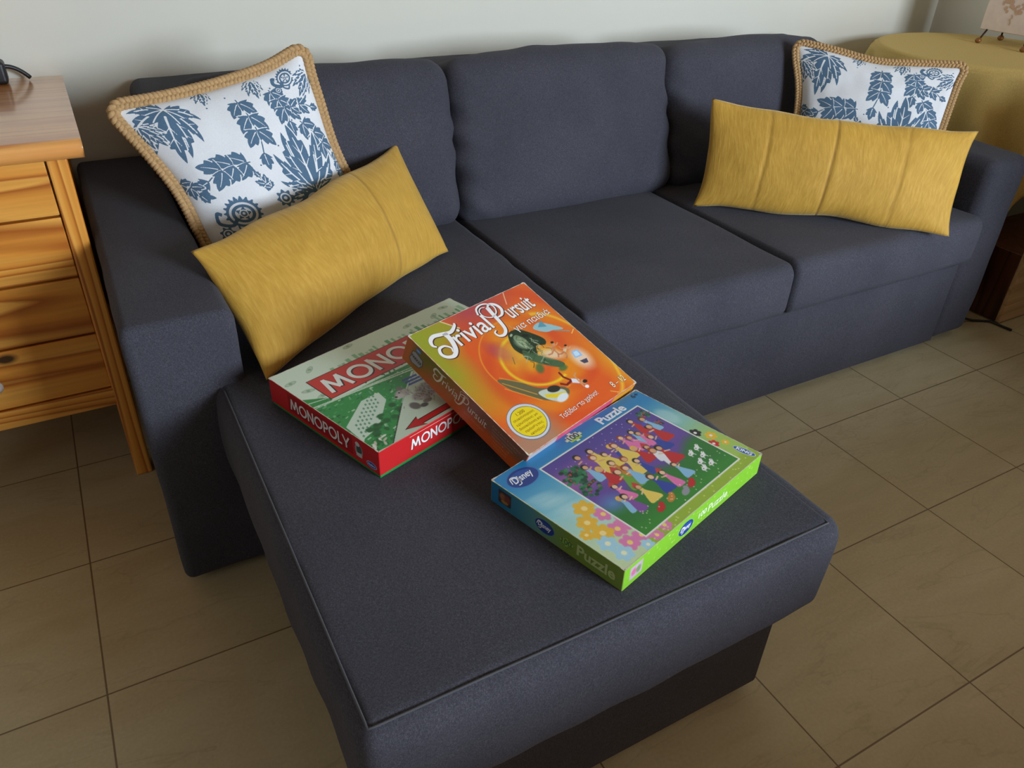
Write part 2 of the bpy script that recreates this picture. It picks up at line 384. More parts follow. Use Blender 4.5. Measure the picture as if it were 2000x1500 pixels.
back_cushion(-.96, -.343, 1); back_cushion(-.347, .322, 2, .39); back_cushion(.318, .93, 3, .38)
for x, y in ((-1.09, .25), (1.06, .22), (-1.09, 1.0), (1.06, 1.0), (-.93, -.44), (-.42, -.44), (.9, .22)):
    lathe('foot', [(.018, 0), (.022, .004), (.022, .03)], (x, y, 0), M_BLACK, sofa, 16)

# ------------------------------------------------------------------ chest of drawers
chest = tag(empty('chest_of_drawers', (-1.4, .8, 0)), 'orange varnished pine chest of drawers left of the sofa', 'chest of drawers')
X0c, X1c = -1.63, -1.178
def chest_top():
    bm = bmesh.new(); bm_box(bm, (X0c - .03, .552, .722), (X1c + .030, 1.105, .757))
    es = [e for e in bm.edges if (abs(e.verts[0].co.z - e.verts[1].co.z) < 1e-5 and (e.verts[0].co.y < .56 and e.verts[1].co.y < .56)) or (abs(e.verts[0].co.z - e.verts[1].co.z) > .01 and e.verts[0].co.y < .56)]
    bmesh.ops.bevel(bm, geom=es, offset=.015, segments=5, profile=.5, affect='EDGES')
    return from_bm('top', bm, M_PTOP, None, True)
o = chest_top(); o.modifiers.new('wn', 'WEIGHTED_NORMAL'); place(o, chest)
# solid wood nosing along the front edge
for x in (X1c - .034, X0c):
    for y in (.575, 1.065):
        bm = bmesh.new(); bm_box(bm, (x, y, 0), (x + .034, y + .034, .722), .004)
        for v in bm.verts:
            if v.co.z < .2 and x > -1.4: v.co.x += (.2 - v.co.z) * -.03
        o = from_bm('post', bm, M_PZ, None, False); place(o, chest)
zd = [.722, .617, .494, .370, .2395]
for i in range(4):
    d = box('drawer', (X0c + .036, .578, zd[i + 1] + .002), (X1c - .037, .60, zd[i] - .002), M_PX, .002)
    place(d, chest)
    k = lathe('knob', [(.007, 0), (.006, .008), (.013, .014), (.014, .02), (.008, .025)], (0, 0, 0), mat_simple('pale_knob', rgb(205, 190, 180), .3), None, 20)
    k.data.transform(Matrix.Translation((-1.409, .578, (zd[i] + zd[i + 1]) / 2)) @ Matrix.Rotation(math.pi / 2, 4, 'X'))
    place(k, chest); k.parent = d
o = box('bottom_rail', (X0c + .034, .576, .196), (X1c - .034, .6, .2385), M_PX, .002); place(o, chest)
o = box('carcass', (X0c + .02, .602, .2), (X1c - .012, 1.09, .715), M_PX, 0); place(o, chest)

# ------------------------------------------------------------------ black charger on the chest
chg = tag(empty('charger', (-1.30, 1.06, .757)), 'black plastic charger with a curved cord on the pine chest', 'charger')
o = softbox('charger_body', (-1.345, 1.045, .757), (-1.252, 1.095, .802), (.008, .008, .008), (0, 0, .001), M_BLACK, chg, .01)
tube('cord', [(-1.256 + .045 * t, 1.072 + .012 * t, .789 - .028 * t * t) for t in np.linspace(0, 1, 14)], .0045, M_BLACK, chg)

# ------------------------------------------------------------------ round table with cloth, lamp, crate, cable
TC = (1.565, .64); TR = .345; TZ = .74
tbl = tag(empty('round_table', (TC[0], TC[1], 0)), 'round side table hidden under the mustard cloth right of the sofa', 'table')
lathe('table_top', [(TR - .012, .712), (TR - .006, .716), (TR - .006, .732), (TR - .012, .736)], (TC[0], TC[1], 0), M_DWOOD, tbl, 48)
lathe('pedestal', [(.16, 0), (.16, .02), (.05, .05), (.035, .1), (.035, .6), (.06, .70), (.1, .712)], (TC[0] + .05, TC[1] + .12, 0), M_DWOOD, tbl, 24)
def cloth():
    bm = bmesh.new(); nA = 180; rings = []
    rot = math.atan2(-.33, -.17) - math.pi / 4 + .03
    for r in (0.0, .1, .2, .3, TR - .02): 
        rings.append([(r * math.cos(2 * math.pi * k / nA), r * math.sin(2 * math.pi * k / nA), TZ) for k in range(nA)])
    def hang(k, t):
        a = 2 * math.pi * k / nA; aa = (a - rot) % (math.pi / 2) - math.pi / 4   # 0 at the middle of a side, +-45deg at the corner
        side = .56; ext = side / math.cos(aa if abs(aa) <= math.pi / 4 else math.pi / 4)
        aa2 = (a - rot) % (math.pi / 2); ext = side / max(abs(math.cos(aa2)), abs(math.sin(aa2)))
        drop = min(ext, .79) - TR
        fold = .5 + .5 * math.sin(a * 14 + 1.3 * math.sin(a * 3))
        s = t * drop
        rad = TR + .006 + .045 * fold * min(1, s / .15) * (1 if s > 0 else 0) + .02 * min(1, s / .3)
        return (rad * math.cos(a), rad * math.sin(a), TZ - s)
    for dr, dz in ((.004, 0), (.010, .002), (.018, .008), (.020, .016)):
        rings.append([((TR - .016 + dr) * math.cos(2 * math.pi * k / nA), (TR - .016 + dr) * math.sin(2 * math.pi * k / nA), TZ - dz) for k in range(nA)])
    for t in np.linspace(.06, 1, 26): rings.append([hang(k, t) for k in range(nA)])
    VR = [[bm.verts.new((TC[0] + p[0], TC[1] + p[1], p[2])) for p in R_] for R_ in rings[1:]]
    c = bm.verts.new((TC[0], TC[1], TZ))
    for k in range(nA): bm.faces.new((c, VR[0][k], VR[0][(k + 1) % nA]))
    for A, B in zip(VR, VR[1:]):
        for k in range(nA): bm.faces.new((A[k], B[k], B[(k + 1) % nA], A[(k + 1) % nA]))
    XM = XR - .012
    for v in bm.verts:
        if v.co.x > XM: v.co.x = XM - (v.co.x - XM) * .02
        if v.co.y > YW - .012: v.co.y = YW - .012
    o = from_bm('tablecloth', bm, M_CLOTH)
    o.modifiers.new('sol', 'SOLIDIFY').thickness = .0015
    return tag(o, 'mustard yellow tablecloth hanging over the round table beside the sofa', 'tablecloth')
cloth()
lamp = tag(empty('table_lamp', (1.76, .67, TZ)), 'pale box shade lamp with brown tree drawing on the round table', 'lamp')
sh = box('lamp_shade', (1.69, .585, .780), (1.85, .765, 1.08), mat_simple('blush_paper_shade', rgb(232, 212, 200), .8, 40, .15), .003); place(sh, lamp)
def tree_print():
    bm = bmesh.new(); q_ = [0]; rnd = random.Random(4)
    def blob(y, z, r):
        q_[0] += 1; vs = [bm.verts.new((1.6895 - q_[0] * .00001, y + r * math.cos(a) * rnd.uniform(.6, 1.1), z + r * math.sin(a) * rnd.uniform(.6, 1.1))) for a in np.linspace(0, 2 * math.pi, 12, endpoint=False)]
        bm.faces.new(vs[::-1])
    for i in range(60):
        a = rnd.uniform(0, 6.28); q = rnd.random() ** .5
        blob(.668 + .042 * q * math.cos(a), .875 + .04 * q * math.sin(a), rnd.uniform(.003, .008))
    for i in range(8): blob(.668 + rnd.uniform(-.003, .003), .835 - i * .004, .003)
    return from_bm('tree_drawing', bm, flat((206, 168, 140), .8), None, False)
o = tree_print(); place(o, lamp); o.parent = sh
for x, y in ((1.662, .738), (1.80, .745), (1.645, .566), (1.84, .60)):
    bx = min(max(x, 1.70), 1.83); by = min(max(y, .60), .755)
    l = tube('leg', [(bx, by, .79), (x, y, .748)], .003, M_IRON, lamp)
    f = lathe('foot', [(.003, 0), (.009, .003), (.011, .008), (.008, .014), (.003, .018)], (x, y, TZ), M_BRONZE, None, 14)
    place(f, lamp); f.parent = l
crate = tag(empty('wooden_crate', (1.5, .3, 0)), 'low crate with pale front board beneath the round table', 'crate')
place(box('front_board', (1.335, .15, .004), (1.80, .165, .26), M_BEECH, .002), crate)
place(box('crate_body', (1.335, .1655, .004), (1.80, .40, .235), M_DWOOD, .002), crate)
cb = tube('power_cable', [(1.19, .50, .20), (1.195, .33, .17), (1.205, .245, .13), (1.225, .222, .05), (1.245, .212, .012), (1.27, .2, .005), (1.318, .17, .005), (1.326, .10, .005)], .004, M_BLACK)
tag(cb, 'black cable lying on the floor by the right end of the sofa', 'cable')

# ------------------------------------------------------------------ scatter cushions
def quad_pillow(name, TL, TRc, BR, BL, thick, mat, label, cat, pinch=.03, n=120, seams=(), mask=None, group=None, back_mat=None, seed=0, wrk=.006, wob=.009):
    P = [Vector(p) for p in (TL, TRc, BR, BL)]; cen = sum(P, Vector()) / 4
    W = ((P[1] - P[0]).length + (P[2] - P[3]).length) / 2; H = ((P[0] - P[3]).length + (P[1] - P[2]).length) / 2
    nu = n; nv = max(8, int(n * H / W))
    def surf(u, v, side):
        a, b_ = 2 * u - 1, 2 * v - 1
        # edges curve inwards between the corners
        uu = .5 + a / 2 * (1 - pinch * 2 / 1 * (1 - b_ * b_) * abs(a) ** 3)
        vv = .5 + b_ / 2 * (1 - pinch * 2 * W / H * (1 - a * a) * abs(b_) ** 3)
        uu += wob / W * noise.noise(Vector((3.1 + seed, v * H * 7, a * 1.0))) * abs(a) ** 2 * min(1, (1 - abs(b_)) * 5); vv += wob / H * noise.noise(Vector((u * W * 7, seed + 9.7, b_ * 1.0))) * abs(b_) ** 2 * min(1, (1 - abs(a)) * 5)
        p = P[3] * (1 - uu) * (1 - vv) + P[2] * uu * (1 - vv) + P[1] * uu * vv + P[0] * (1 - uu) * vv
        du = (P[2] - P[3]) * (1 - vv) + (P[1] - P[0]) * vv; dv = (P[0] - P[3]) * (1 - uu) + (P[1] - P[2]) * uu
        nn = du.cross(dv).normalized()
        h = max(0, (1 - a * a)) ** .55 * max(0, (1 - b_ * b_)) ** .55
        t = thick * .5 * h
        ed = max(abs(a), abs(b_))
        q = Vector((u * W, v * H, seed))
        t += wrk * min(1, (1 - ed) * 6) * (noise.noise(q * 9) * .8 + noise.noise(q * 24) * .45)
        for s in seams: t -= .0035 * math.exp(-((u - s) / .006) ** 2) * h
        return p + nn * t * side
    verts = []; uv = []; faces = []; mi = []
    idx = {}
    for side in (1, -1):
        for j in range(nv + 1):
            for i in range(nu + 1):
                e = i in (0, nu) or j in (0, nv)
                if side == -1 and e: idx[(side, i, j)] = idx[(1, i, j)]; continue
                idx[(side, i, j)] = len(verts); verts.append(surf(i / nu, j / nv, side)); uv.append((i / nu * W, j / nv * H, side))
    for side in (1, -1):
        for j in range(nv):
            for i in range(nu):
                f = [idx[(side, i, j)], idx[(side, i + 1, j)], idx[(side, i + 1, j + 1)], idx[(side, i, j + 1)]]
                faces.append(f if side == 1 else f[::-1]); mi.append(0 if side == 1 or back_mat is None else 1)
    base = Vector((cen.x, cen.y, min(p.z for p in P)))
    me = bpy.data.meshes.new(name); me.from_pydata([v - base for v in verts], [], faces); me.update()
    mats = [mat] if back_mat is None else [mat, back_mat]
    o = link(name, me, mats); o.location = base; me.polygons.foreach_set('material_index', mi)
    ul = me.uv_layers.new(name='UVMap'); lv = np.zeros(len(me.loops), int); me.loops.foreach_get('vertex_index', lv)
    U = np.array(uv)[:, :2]; ul.data.foreach_set('uv', U[lv].ravel())
    at = me.attributes.new('seam', 'FLOAT', 'POINT')
    at.data.foreach_set('value', [max([0.0] + [math.exp(-((u / W - s) * W / .0022) ** 2) for s in seams]) for u, v, sd in uv])
    if mask is not None:
        mk = me.attributes.new('print', 'FLOAT', 'POINT'); hh, ww = mask.shape
        X = np.clip((U[:, 0] / W * (ww - 1)), 0, ww - 1.001); Y = np.clip((U[:, 1] / H * (hh - 1)), 0, hh - 1.001)
        xi = X.astype(int); yi = Y.astype(int); fx = X - xi; fy = Y - yi
        val = mask[yi, xi] * (1 - fx) * (1 - fy) + mask[yi, xi + 1] * fx * (1 - fy) + mask[yi + 1, xi] * (1 - fx) * fy + mask[yi + 1, xi + 1] * fx * fy
        mk.data.foreach_set('value', val)
    tag(o, label, cat, group)
    return o, surf, base, W, H
def rope(o, surf, base, r=.0075):
    path = []; n = 150
    for k in range(n): path.append((k / n, 0, ))
    pts = []
    def s(u, v):
        p = surf(u, v, 1) * .5 + surf(u, v, -1) * .5; return p
    N_ = 110
    per = [(i / N_, 0.0) for i in range(N_)] + [(1.0, i / N_) for i in range(N_)] + [(1 - i / N_, 1.0) for i in range(N_)] + [(0.0, 1 - i / N_) for i in range(N_)]
    def mid(k):
        a = [s(*per[(k + d) % len(per)]) for d in range(-5, 6)]; return sum(a, Vector()) / len(a)
    P = [mid(k) for k in range(len(per))]; c = s(.5, .5)
    nn = (s(.9, .5) - s(.1, .5)).cross(s(.5, .9) - s(.5, .1)).normalized()
    bm = bmesh.new(); m = len(P); turns = 62
    out = []
    for k in range(m):
        t = (P[(k + 1) % m] - P[k - 1]).normalized(); out.append((t.cross(nn)).normalized())
    for st in range(3):
        q = []
        for k in range(m * 3):
            kk = k / 3; i0 = int(kk) % m; f = kk - int(kk); p = P[i0].lerp(P[(i0 + 1) % m], f); w = out[i0].lerp(out[(i0 + 1) % m], f)
            ph = 2 * math.pi * (turns * kk / m + st / 3)
            q.append(p + w * (.008 + r * .95 * math.sin(ph)) + nn * (r * .75 * math.sin(2 * ph)) - base)
        tube_mesh(bm, q, r * .72, 6, True)
    e = from_bm('rope_trim', bm, M_JUTE); e.parent = o; return e
# ------------------------------------------------------------------ drawing on a small raster (values end up in mesh attributes)
def pip(X, Y, P):
    inside = np.zeros(X.shape, bool); n = len(P)
    for i in range(n):
        (xa, ya), (xb, yb) = P[i], P[(i + 1) % n]
        if ya == yb: continue
        c = ((ya > Y) != (yb > Y)) & (X < (xb - xa) * (Y - ya) / (yb - ya) + xa); inside ^= c
    return inside
class Canvas:
    """w x h in mm, y up; rgb in 0..255 or a single mask"""
    def __init__(s, w, h, res=1.0, base=(255, 255, 255)):
        s.w, s.h, s.res = w, h, res; s.nx, s.ny = int(w * res) + 1, int(h * res) + 1
        s.X, s.Y = np.meshgrid(np.linspace(0, w, s.nx), np.linspace(0, h, s.ny))
        s.a = np.zeros((s.ny, s.nx, len(base))); s.a[:] = base
    def blend(s, m, col, al=1.0):
        m = (m * al)[..., None]; s.a = s.a * (1 - m) + np.array(col, float) * m
    def poly(s, P, col, al=1.0, soft=0):
        P = np.array(P, float); x0, y0 = P.min(0) - 1 / s.res; x1, y1 = P.max(0) + 1 / s.res
        i0, i1 = np.clip([x0 / s.w * (s.nx - 1), x1 / s.w * (s.nx - 1) + 2], 0, s.nx).astype(int)
        j0, j1 = np.clip([y0 / s.h * (s.ny - 1), y1 / s.h * (s.ny - 1) + 2], 0, s.ny).astype(int)
        if i1 <= i0 or j1 <= j0: return
        X = s.X[j0:j1, i0:i1]; Y = s.Y[j0:j1, i0:i1]; d = .25 / s.res; m = np.zeros(X.shape)
        for dx, dy in ((-d, -d), (d, -d), (-d, d), (d, d)): m += pip(X + dx, Y + dy, P) * .25
        m = (m * al)[..., None]; s.a[j0:j1, i0:i1] = s.a[j0:j1, i0:i1] * (1 - m) + np.array(col, float) * m
    def ell(s, c, rx, ry, col, al=1.0, ang=0.0, soft=.15):
        dx, dy = s.X - c[0], s.Y - c[1]; ca, sa = math.cos(ang), math.sin(ang)
        d = np.sqrt(((dx * ca + dy * sa) / rx) ** 2 + ((-dx * sa + dy * ca) / ry) ** 2)
        s.blend(np.clip((1 + soft / 2 - d) / soft, 0, 1), col, al)
    def line(s, pts, w, col, al=1.0): s.poly(ribbon(pts, w), col, al)
def ribbon(pts, w):
    pts = [np.array(p, float) for p in pts]; L = []; R_ = []; n = len(pts)
    for i, p in enumerate(pts):
        t = pts[min(i + 1, n - 1)] - pts[max(i - 1, 0)]; t = t / (np.linalg.norm(t) + 1e-9); nn = np.array([-t[1], t[0]])
        ww = (w(i / (n - 1)) if callable(w) else w) / 2
        L.append(p + nn * ww); R_.append(p - nn * ww)
    return L + R_[::-1]
def spline(P, k=8, closed=False):
    P = [np.array(p, float) for p in P]; out = []; n = len(P)
    for i in range(n - (0 if closed else 1)):
        p0 = P[(i - 1) % n] if (closed or i > 0) else P[0] * 2 - P[1]; p1 = P[i]; p2 = P[(i + 1) % n]
        p3 = P[(i + 2) % n] if (closed or i + 2 < n) else P[-1] * 2 - P[-2]
        for j in range(k):
            t = j / k; out.append(.5 * (2 * p1 + (p2 - p0) * t + (2 * p0 - 5 * p1 + 4 * p2 - p3) * t * t + (3 * p1 - p0 - 3 * p2 + p3) * t ** 3))
    if not closed: out.append(P[-1])
    return out

def damask():
    S = 420; c = Canvas(S, S, 1.6, (0.0,)); B = (1.0,); Wt = (0.0,)
    def at(o, ang, f, l): return (o[0] + math.cos(ang) * f - math.sin(ang) * l, o[1] + math.sin(ang) * f + math.cos(ang) * l)
    def leaf(o, ang, L, W, teeth=4, bend=0.0, grow=0.0, col=B):
        Lp, Rp = [], []; n = teeth * 6
        for i in range(n + 1):
            t = i / n; env = math.sin(math.pi * min(1, t) ** .75) * (1 - .25 * t); saw = (t * teeth) % 1
            w = W * 1.28 * env * (.66 + .46 * saw) + grow; f = L * t + (grow if i == n else 0) ; b = bend * L * t * t
            Lp.append(at(o, ang, f + .10 * L * saw * env, b + w)); Rp.append(at(o, ang, f + .10 * L * saw * env, b - w))
        c.poly(Lp + Rp[::-1], col)
    def vein(o, ang, L, bend=0.0, w=2.2, a=.12, b=.8):
        c.line([at(o, ang, L * t, bend * L * t * t) for t in np.linspace(a, b, 8)], lambda t: w * (1 - .7 * t) + .4, Wt)
    def acanthus(o, ang, L, k=7):
        arr = [(0, 1, .17, .15), (-32, .88, .15, .25), (30, .9, .15, -.25), (-66, .68, .13, .4), (62, .7, .13, -.4), (-104, .46, .11, .5), (100, .48, .11, -.5)][:k]
        for da, l, w, b in arr[::-1]:
            an = ang + math.radians(da)
            leaf(o, an, L * l, L * w, 4, b, 3.0, Wt); leaf(o, an, L * l, L * w, 4, b); vein(o, an, L * l, b, L * .035)
            for s_ in (-1, 1):
                for t in (.35, .55): 
                    q = at(o, an, L * l * t, b * L * l * t * t); vein(q, an + s_ * .6, L * l * .16, 0, 1.8, 0, 1)
    def sprig(o, ang, L, curve=.2, n=4, sz=.3):
        st = [at(o, ang, L * t, curve * L * math.sin(t * 2.4)) for t in np.linspace(0, 1, 16)]
        c.line(st, 2.8, B)
        for i in range(n):
            t = .12 + .78 * i / n; q = st[int(t * 15)]
            for s_ in (-1, 1):
                l = L * sz * (1.1 - .35 * abs(t - .5)); a2 = ang + s_ * .85 + curve * math.cos(t * 2.4)
                leaf(q, a2, l, l * .34, 3, -s_ * .2, 2.4, Wt); leaf(q, a2, l, l * .34, 3, -s_ * .2); vein(q, a2, l, -s_ * .2, 1.8)
        leaf(st[-1], ang, L * sz * .9, L * sz * .3, 3); vein(st[-1], ang, L * sz * .8, 0, 1.8)
    def flower(o, r, k=9):
        for i in range(k):
            a = 2 * math.pi * i / k; leaf(at(o, a, r * .35, 0), a, r * .75, r * .3, 2)
        c.ell(o, r * .62, r * .62, Wt, soft=.1); c.ell(o, r * .45, r * .45, B, soft=.1); c.ell(o, r * .2, r * .2, Wt, soft=.2)
    def paisley(o, r, flip=1):
        for i in range(13):
            a = -0.6 + i * .32; leaf(at(o, a, r * .8, 0), a, r * .36, r * .12, 2)
        c.ell(o, r, r * .9, B, soft=.05); c.ell(o, r * .84, r * .74, Wt, soft=.05); c.ell(o, r * .7, r * .6, B, soft=.05); c.ell(o, r * .5, r * .42, Wt, soft=.06)
        flower(o, r * .42, 5)
        c.line(spline([at(o, 3.6, r * .6, 0), at(o, 3.6, r * 1.1, 4 * flip), at(o, 3.3, r * 1.6, 0), at(o, 2.9, r * 1.55, 0), at(o, 2.95, r * 1.25, 0)]), 8, B)
        c.line(spline([at(o, 3.9, r * .8, 0), at(o, 4.1, r * 1.1, 0), at(o, 4.6, r * 1.2, 0), at(o, 4.9, r * .9, 0)]), 4, B)
        flower(at(o, 3.75, r * 1.75, 0), r * .45, 7)
    P = lambda a, b: (a * S, (1 - b) * S)
    D = math.radians
    _sp, _ac = sprig, acanthus
    sprig = lambda o, a, L, cv=.2, n=4, sz=.3: _sp(o, a, L * 1.1, cv, min(n, 3), sz * 1.3)
    acanthus = lambda o, a, L, k=7: _ac(o, a, L * 1.18, k)
    acanthus(P(.19, .06), D(248), 112); acanthus(P(.03, .12), D(-75), 52, 5)
    sprig(P(.53, .10), D(262), 118, .12, 4, .27)
    sprig(P(.42, .44), D(196), 100, -.15, 3, .36)
    sprig(P(.72, .10), D(268), 70, .2, 3, .42); sprig(P(.78, .22), D(-20), 52, .2, 2, .4)
    sprig(P(.80, .30), D(-66), 104, .1, 4, .27)
    acanthus(P(.69, .66), D(80), 128); acanthus(P(.69, .68), D(200), 70, 5); acanthus(P(.70, .68), D(-20), 66, 5)
    flower(P(.66, .72), 30, 11); flower(P(.50, .67), 20, 8); sprig(P(.46, .60), D(110), 30, .2, 2, .5)
    paisley(P(.24, .70), 38); leaf(P(.06, .54), D(-25), 42, 11, 3); leaf(P(.10, .57), D(60), 20, 6, 2)
    sprig(P(.0, .45), D(-60), 46, .2, 2, .45)
    acanthus(P(.66, .02), D(255), 40, 5); paisley(P(.84, .07), 20); acanthus(P(.98, .10), D(210), 48, 5); acanthus(P(.40, .0), D(250), 34, 5)
    sprig(P(.98, .50), D(265), 70, -.1, 3, .3); acanthus(P(.98, .92), D(110), 80, 5); acanthus(P(.45, .98), D(95), 88, 5); acanthus(P(.1, .98), D(60), 60, 5)
    rnd = random.Random(2)
    for i in range(26): c.ell((rnd.uniform(0, S), rnd.uniform(0, S)), 2, 2, B, soft=.4)
    return c.a[..., 0]
DMASK = damask()
HG = 'mustard hide cushions on the sofa'
quad_pillow('hide_cushion', (-1.03, .33, .612), (-.505, .70, .642), (-.467, .500, .443), (-.972, .142, .442), .13, M_HIDE,
            'mustard cowhide cushion leaning on the left arm, tilted in front of the blue print cushion', 'cushion', .02, 130, (.66,), seed=1, wrk=.003)
quad_pillow('hide_cushion', (.33, .575, .700), (.85, .155, .668), (.748, .076, .432), (.267, .513, .437), .12, M_HIDE,
            'long mustard cowhide cushion with three seams at the right end of the sofa', 'cushion', .02, 130, (.235, .485, .75), seed=7, wrk=.003)
o, sf, bs, W_, H_ = quad_pillow('print_cushion', (-1.081, .64, .781), (-.707, .68, .855), (-.607, .62, .470), (-.955, .52, .475), .12, M_DAM,
            'white cushion with blue leaf print and jute rope edge, leaning in the left corner', 'cushion', .05, 330, (), DMASK, None, M_WHITE, 3)
rope(o, sf, bs)
o, sf, bs, W_, H_ = quad_pillow('print_cushion', (.745, .70, .790), (1.02, .355, .772), (.905, .27, .445), (.665, .555, .443), .11, M_DAM,
            'white cushion with blue leaf print and jute rope edge, in the far right corner', 'cushion', .045, 330, (), DMASK, None, M_WHITE, 5)
rope(o, sf, bs, .0065)
# ------------------------------------------------------------------ printed boxes
def raw_text(s, bold, shear, res):
    cu = bpy.data.curves.new('t', 'FONT'); cu.body = s; cu.size = 1.0; cu.offset = bold; cu.shear = shear; cu.resolution_u = res; cu.fill_mode = 'FRONT'
    ob = bpy.data.objects.new('t', cu); COL.objects.link(ob); dg = bpy.context.evaluated_depsgraph_get(); dg.update()
    me = bpy.data.meshes.new_from_object(ob.evaluated_get(dg)); v = np.array([(p.co.x, p.co.y) for p in me.vertices]); f = [tuple(p.vertices) for p in me.polygons]
    a = sum(p.area for p in me.polygons); bpy.data.objects.remove(ob); bpy.data.curves.remove(cu); bpy.data.meshes.remove(me)
    return v, f, a
GL = {}
def text_polys(s, bold=0.0, shear=0.0):
    """letters one by one, each at the curve resolution whose filled area is the typical one"""
    s = s.replace('π', 'п'); V = []; F = []; n = 0
    for i, ch_ in enumerate(s):
        if ch_ == ' ': continue
        key = (ch_, bold, shear)
        if key not in GL: GL[key] = sorted((raw_text(ch_, bold, shear, q) for q in (3, 5, 6, 8, 4)), key=lambda t: t[2])[2]
        if i not in GL.setdefault(('adv', s), {}): GL[('adv', s)][i] = raw_text(s[:i] + 'I', 0, 0, 1)[0][:, 0].max() - raw_text('I', 0, 0, 1)[0][:, 0].max()
        v, f, _ = GL[key]; V.append(v + [GL[('adv', s)][i], 0]); F += [tuple(k + n for k in q) for q in f]; n += len(v)
    return np.concatenate(V), F
class Printed:
    """a printed box face by face; frames give origin, right and up axes (mm in, metres out)"""
    def __init__(s): s.v = []; s.f = []; s.m = []; s.c = []; s.mats = []; s.fr = None
    def mi(s, mat):
        if mat not in s.mats: s.mats.append(mat)
        return s.mats.index(mat)
    def face(s, o, r, u, n): s.fr = [np.array(k, float) for k in (o, r, u, n)]; s.lay = 0
    def pt(s, a, b, k): o, r, u, n = s.fr; return tuple(o + (r * a + u * b) / 1000 + n * (.00004 + .00010 * k))
    def add(s, pts, faces, mat, k, cols=None):
        b = len(s.v); s.v += [s.pt(x, y, k) for x, y in pts]; i = s.mi(mat)
        o, r, u, n = s.fr; flip = np.dot(np.cross(r, u), n) < 0
        for f in faces: g = [b + j for j in f]; s.f.append(g[::-1] if flip else g); s.m.append(i)
        s.c += [(1, 1, 1, 1)] * len(pts) if cols is None else cols
    def poly(s, P, col, k=1): s.add(P, [tuple(range(len(P)))], flat(col) if isinstance(col, tuple) else col, k)
    def ell(s, c, rx, ry, col, k=1, ang=0, n=36):
        ca, sa = math.cos(ang), math.sin(ang)
        s.poly([(c[0] + rx * math.cos(t) * ca - ry * math.sin(t) * sa, c[1] + rx * math.cos(t) * sa + ry * math.sin(t) * ca) for t in np.linspace(0, 2 * math.pi, n, endpoint=False)], col, k)
    def stroke(s, P, w, col, k=1, sp=0):
        if sp: P = spline(P, sp)
        n = len(P); r = ribbon(P, w); L, R_ = r[:n], r[n:][::-1]
        s.add(L + R_, [(i, n + i, n + i + 1, i + 1) for i in range(n - 1)], flat(col), k)
        # flat() stays single per colour
    def text(s, t, x, y, w, h, col, k=2, ang=0, bold=0.0, shear=0.0, out=None, oc=(30, 25, 25), arc=0.0):
        for bb, cc, kk in (((out, oc, k),) if out else ()) + ((bold, col, k + (1 if out else 0)),):
            v, f = text_polys(t, bb if bb is not None else 0, shear)
            v0, _ = text_polys(t, bold, shear)
            lo, hi = v0.min(0), v0.max(0); q = (v - lo) / (hi - lo) * [w, h]
            q[:, 1] += arc * (1 - (q[:, 0] / w * 2 - 1) ** 2)
            ca, sa = math.cos(ang), math.sin(ang)
            s.add([(x + a * ca - b * sa, y + a * sa + b * ca) for a, b in q], f, flat(cc), kk)
    def paint(s, cv, x0=0, y0=0, k=0):
        b = len(s.v); a = cv.a / 255.0; a = np.where(a <= .04045, a / 12.92, ((a + .055) / 1.055) ** 2.4)
        pts = np.c_[(cv.X + x0).ravel(), (cv.Y + y0).ravel()]; nx, ny = cv.nx, cv.ny
        faces = [(j * nx + i, j * nx + i + 1, (j + 1) * nx + i + 1, (j + 1) * nx + i) for j in range(ny - 1) for i in range(nx - 1)]
        s.add(pts.tolist(), faces, M_PAINT, k, [tuple(q) + (1.0,) for q in a.reshape(-1, 3)])
    def solid(s, lo, hi, mat, bev=.0012):
        bm = bmesh.new(); bm_box(bm, lo, hi, bev, 2); b = len(s.v); i = s.mi(mat)
        s.v += [tuple(v.co) for v in bm.verts]; bm.verts.index_update()
        s.f += [[b + v.index for v in f.verts] for f in bm.faces]; s.m += [i] * len(bm.faces); s.c += [(1, 1, 1, 1)] * len(bm.verts); bm.free()
    def edges(s, W, H, col=(214, 206, 190)):
        o, r, u, n = s.fr; rnd = random.Random(int(W))
        for a, b in (((.6, .6), (W - .6, .6)), ((.6, .6), (.6, H - .6)), ((W - .6, .6), (W - .6, H - .6)), ((.6, H - .6), (W - .6, H - .6))):
            P = [tuple(np.array(a) * (1 - t) + np.array(b) * t) for t in np.linspace(0, 1, 60)]
            wv = [rnd.uniform(.3, 1.3) for _ in range(60)]; wv[0] = wv[1] = wv[-1] = wv[-2] = 2.6
            s.stroke(P, lambda t: wv[int(round(t * 59))], col, 1)
    def build(s, name, parent):
        me = bpy.data.meshes.new(name); me.from_pydata(s.v, [], s.f); me.polygons.foreach_set('material_index', s.m)
        for m in s.mats: me.materials.append(m)
        at = me.attributes.new('paint', 'FLOAT_COLOR', 'POINT'); at.data.foreach_set('color', np.array(s.c, np.float32).ravel())
        me.update(); o = bpy.data.objects.new(name, me); COL.objects.link(o); o.parent = parent; return o

def frames(W, H, T):
    return {'top': ((0, 0, 0), (1, 0, 0), (0, 1, 0), (0, 0, 1)), 'left': ((0, H, -T), (0, -1, 0), (0, 0, 1), (-1, 0, 0)),
            'front': ((0, 0, -T), (1, 0, 0), (0, 0, 1), (0, -1, 0)), 'right': ((W, 0, -T), (0, 1, 0), (0, 0, 1), (1, 0, 0)),
            'back': ((W, H, -T), (-1, 0, 0), (0, 0, 1), (0, 1, 0))}
def box_root(name, loc, rx, rz, label, cat):
    e = empty(name, loc); e.rotation_euler = (rx, 0, rz); return tag(e, label, cat)

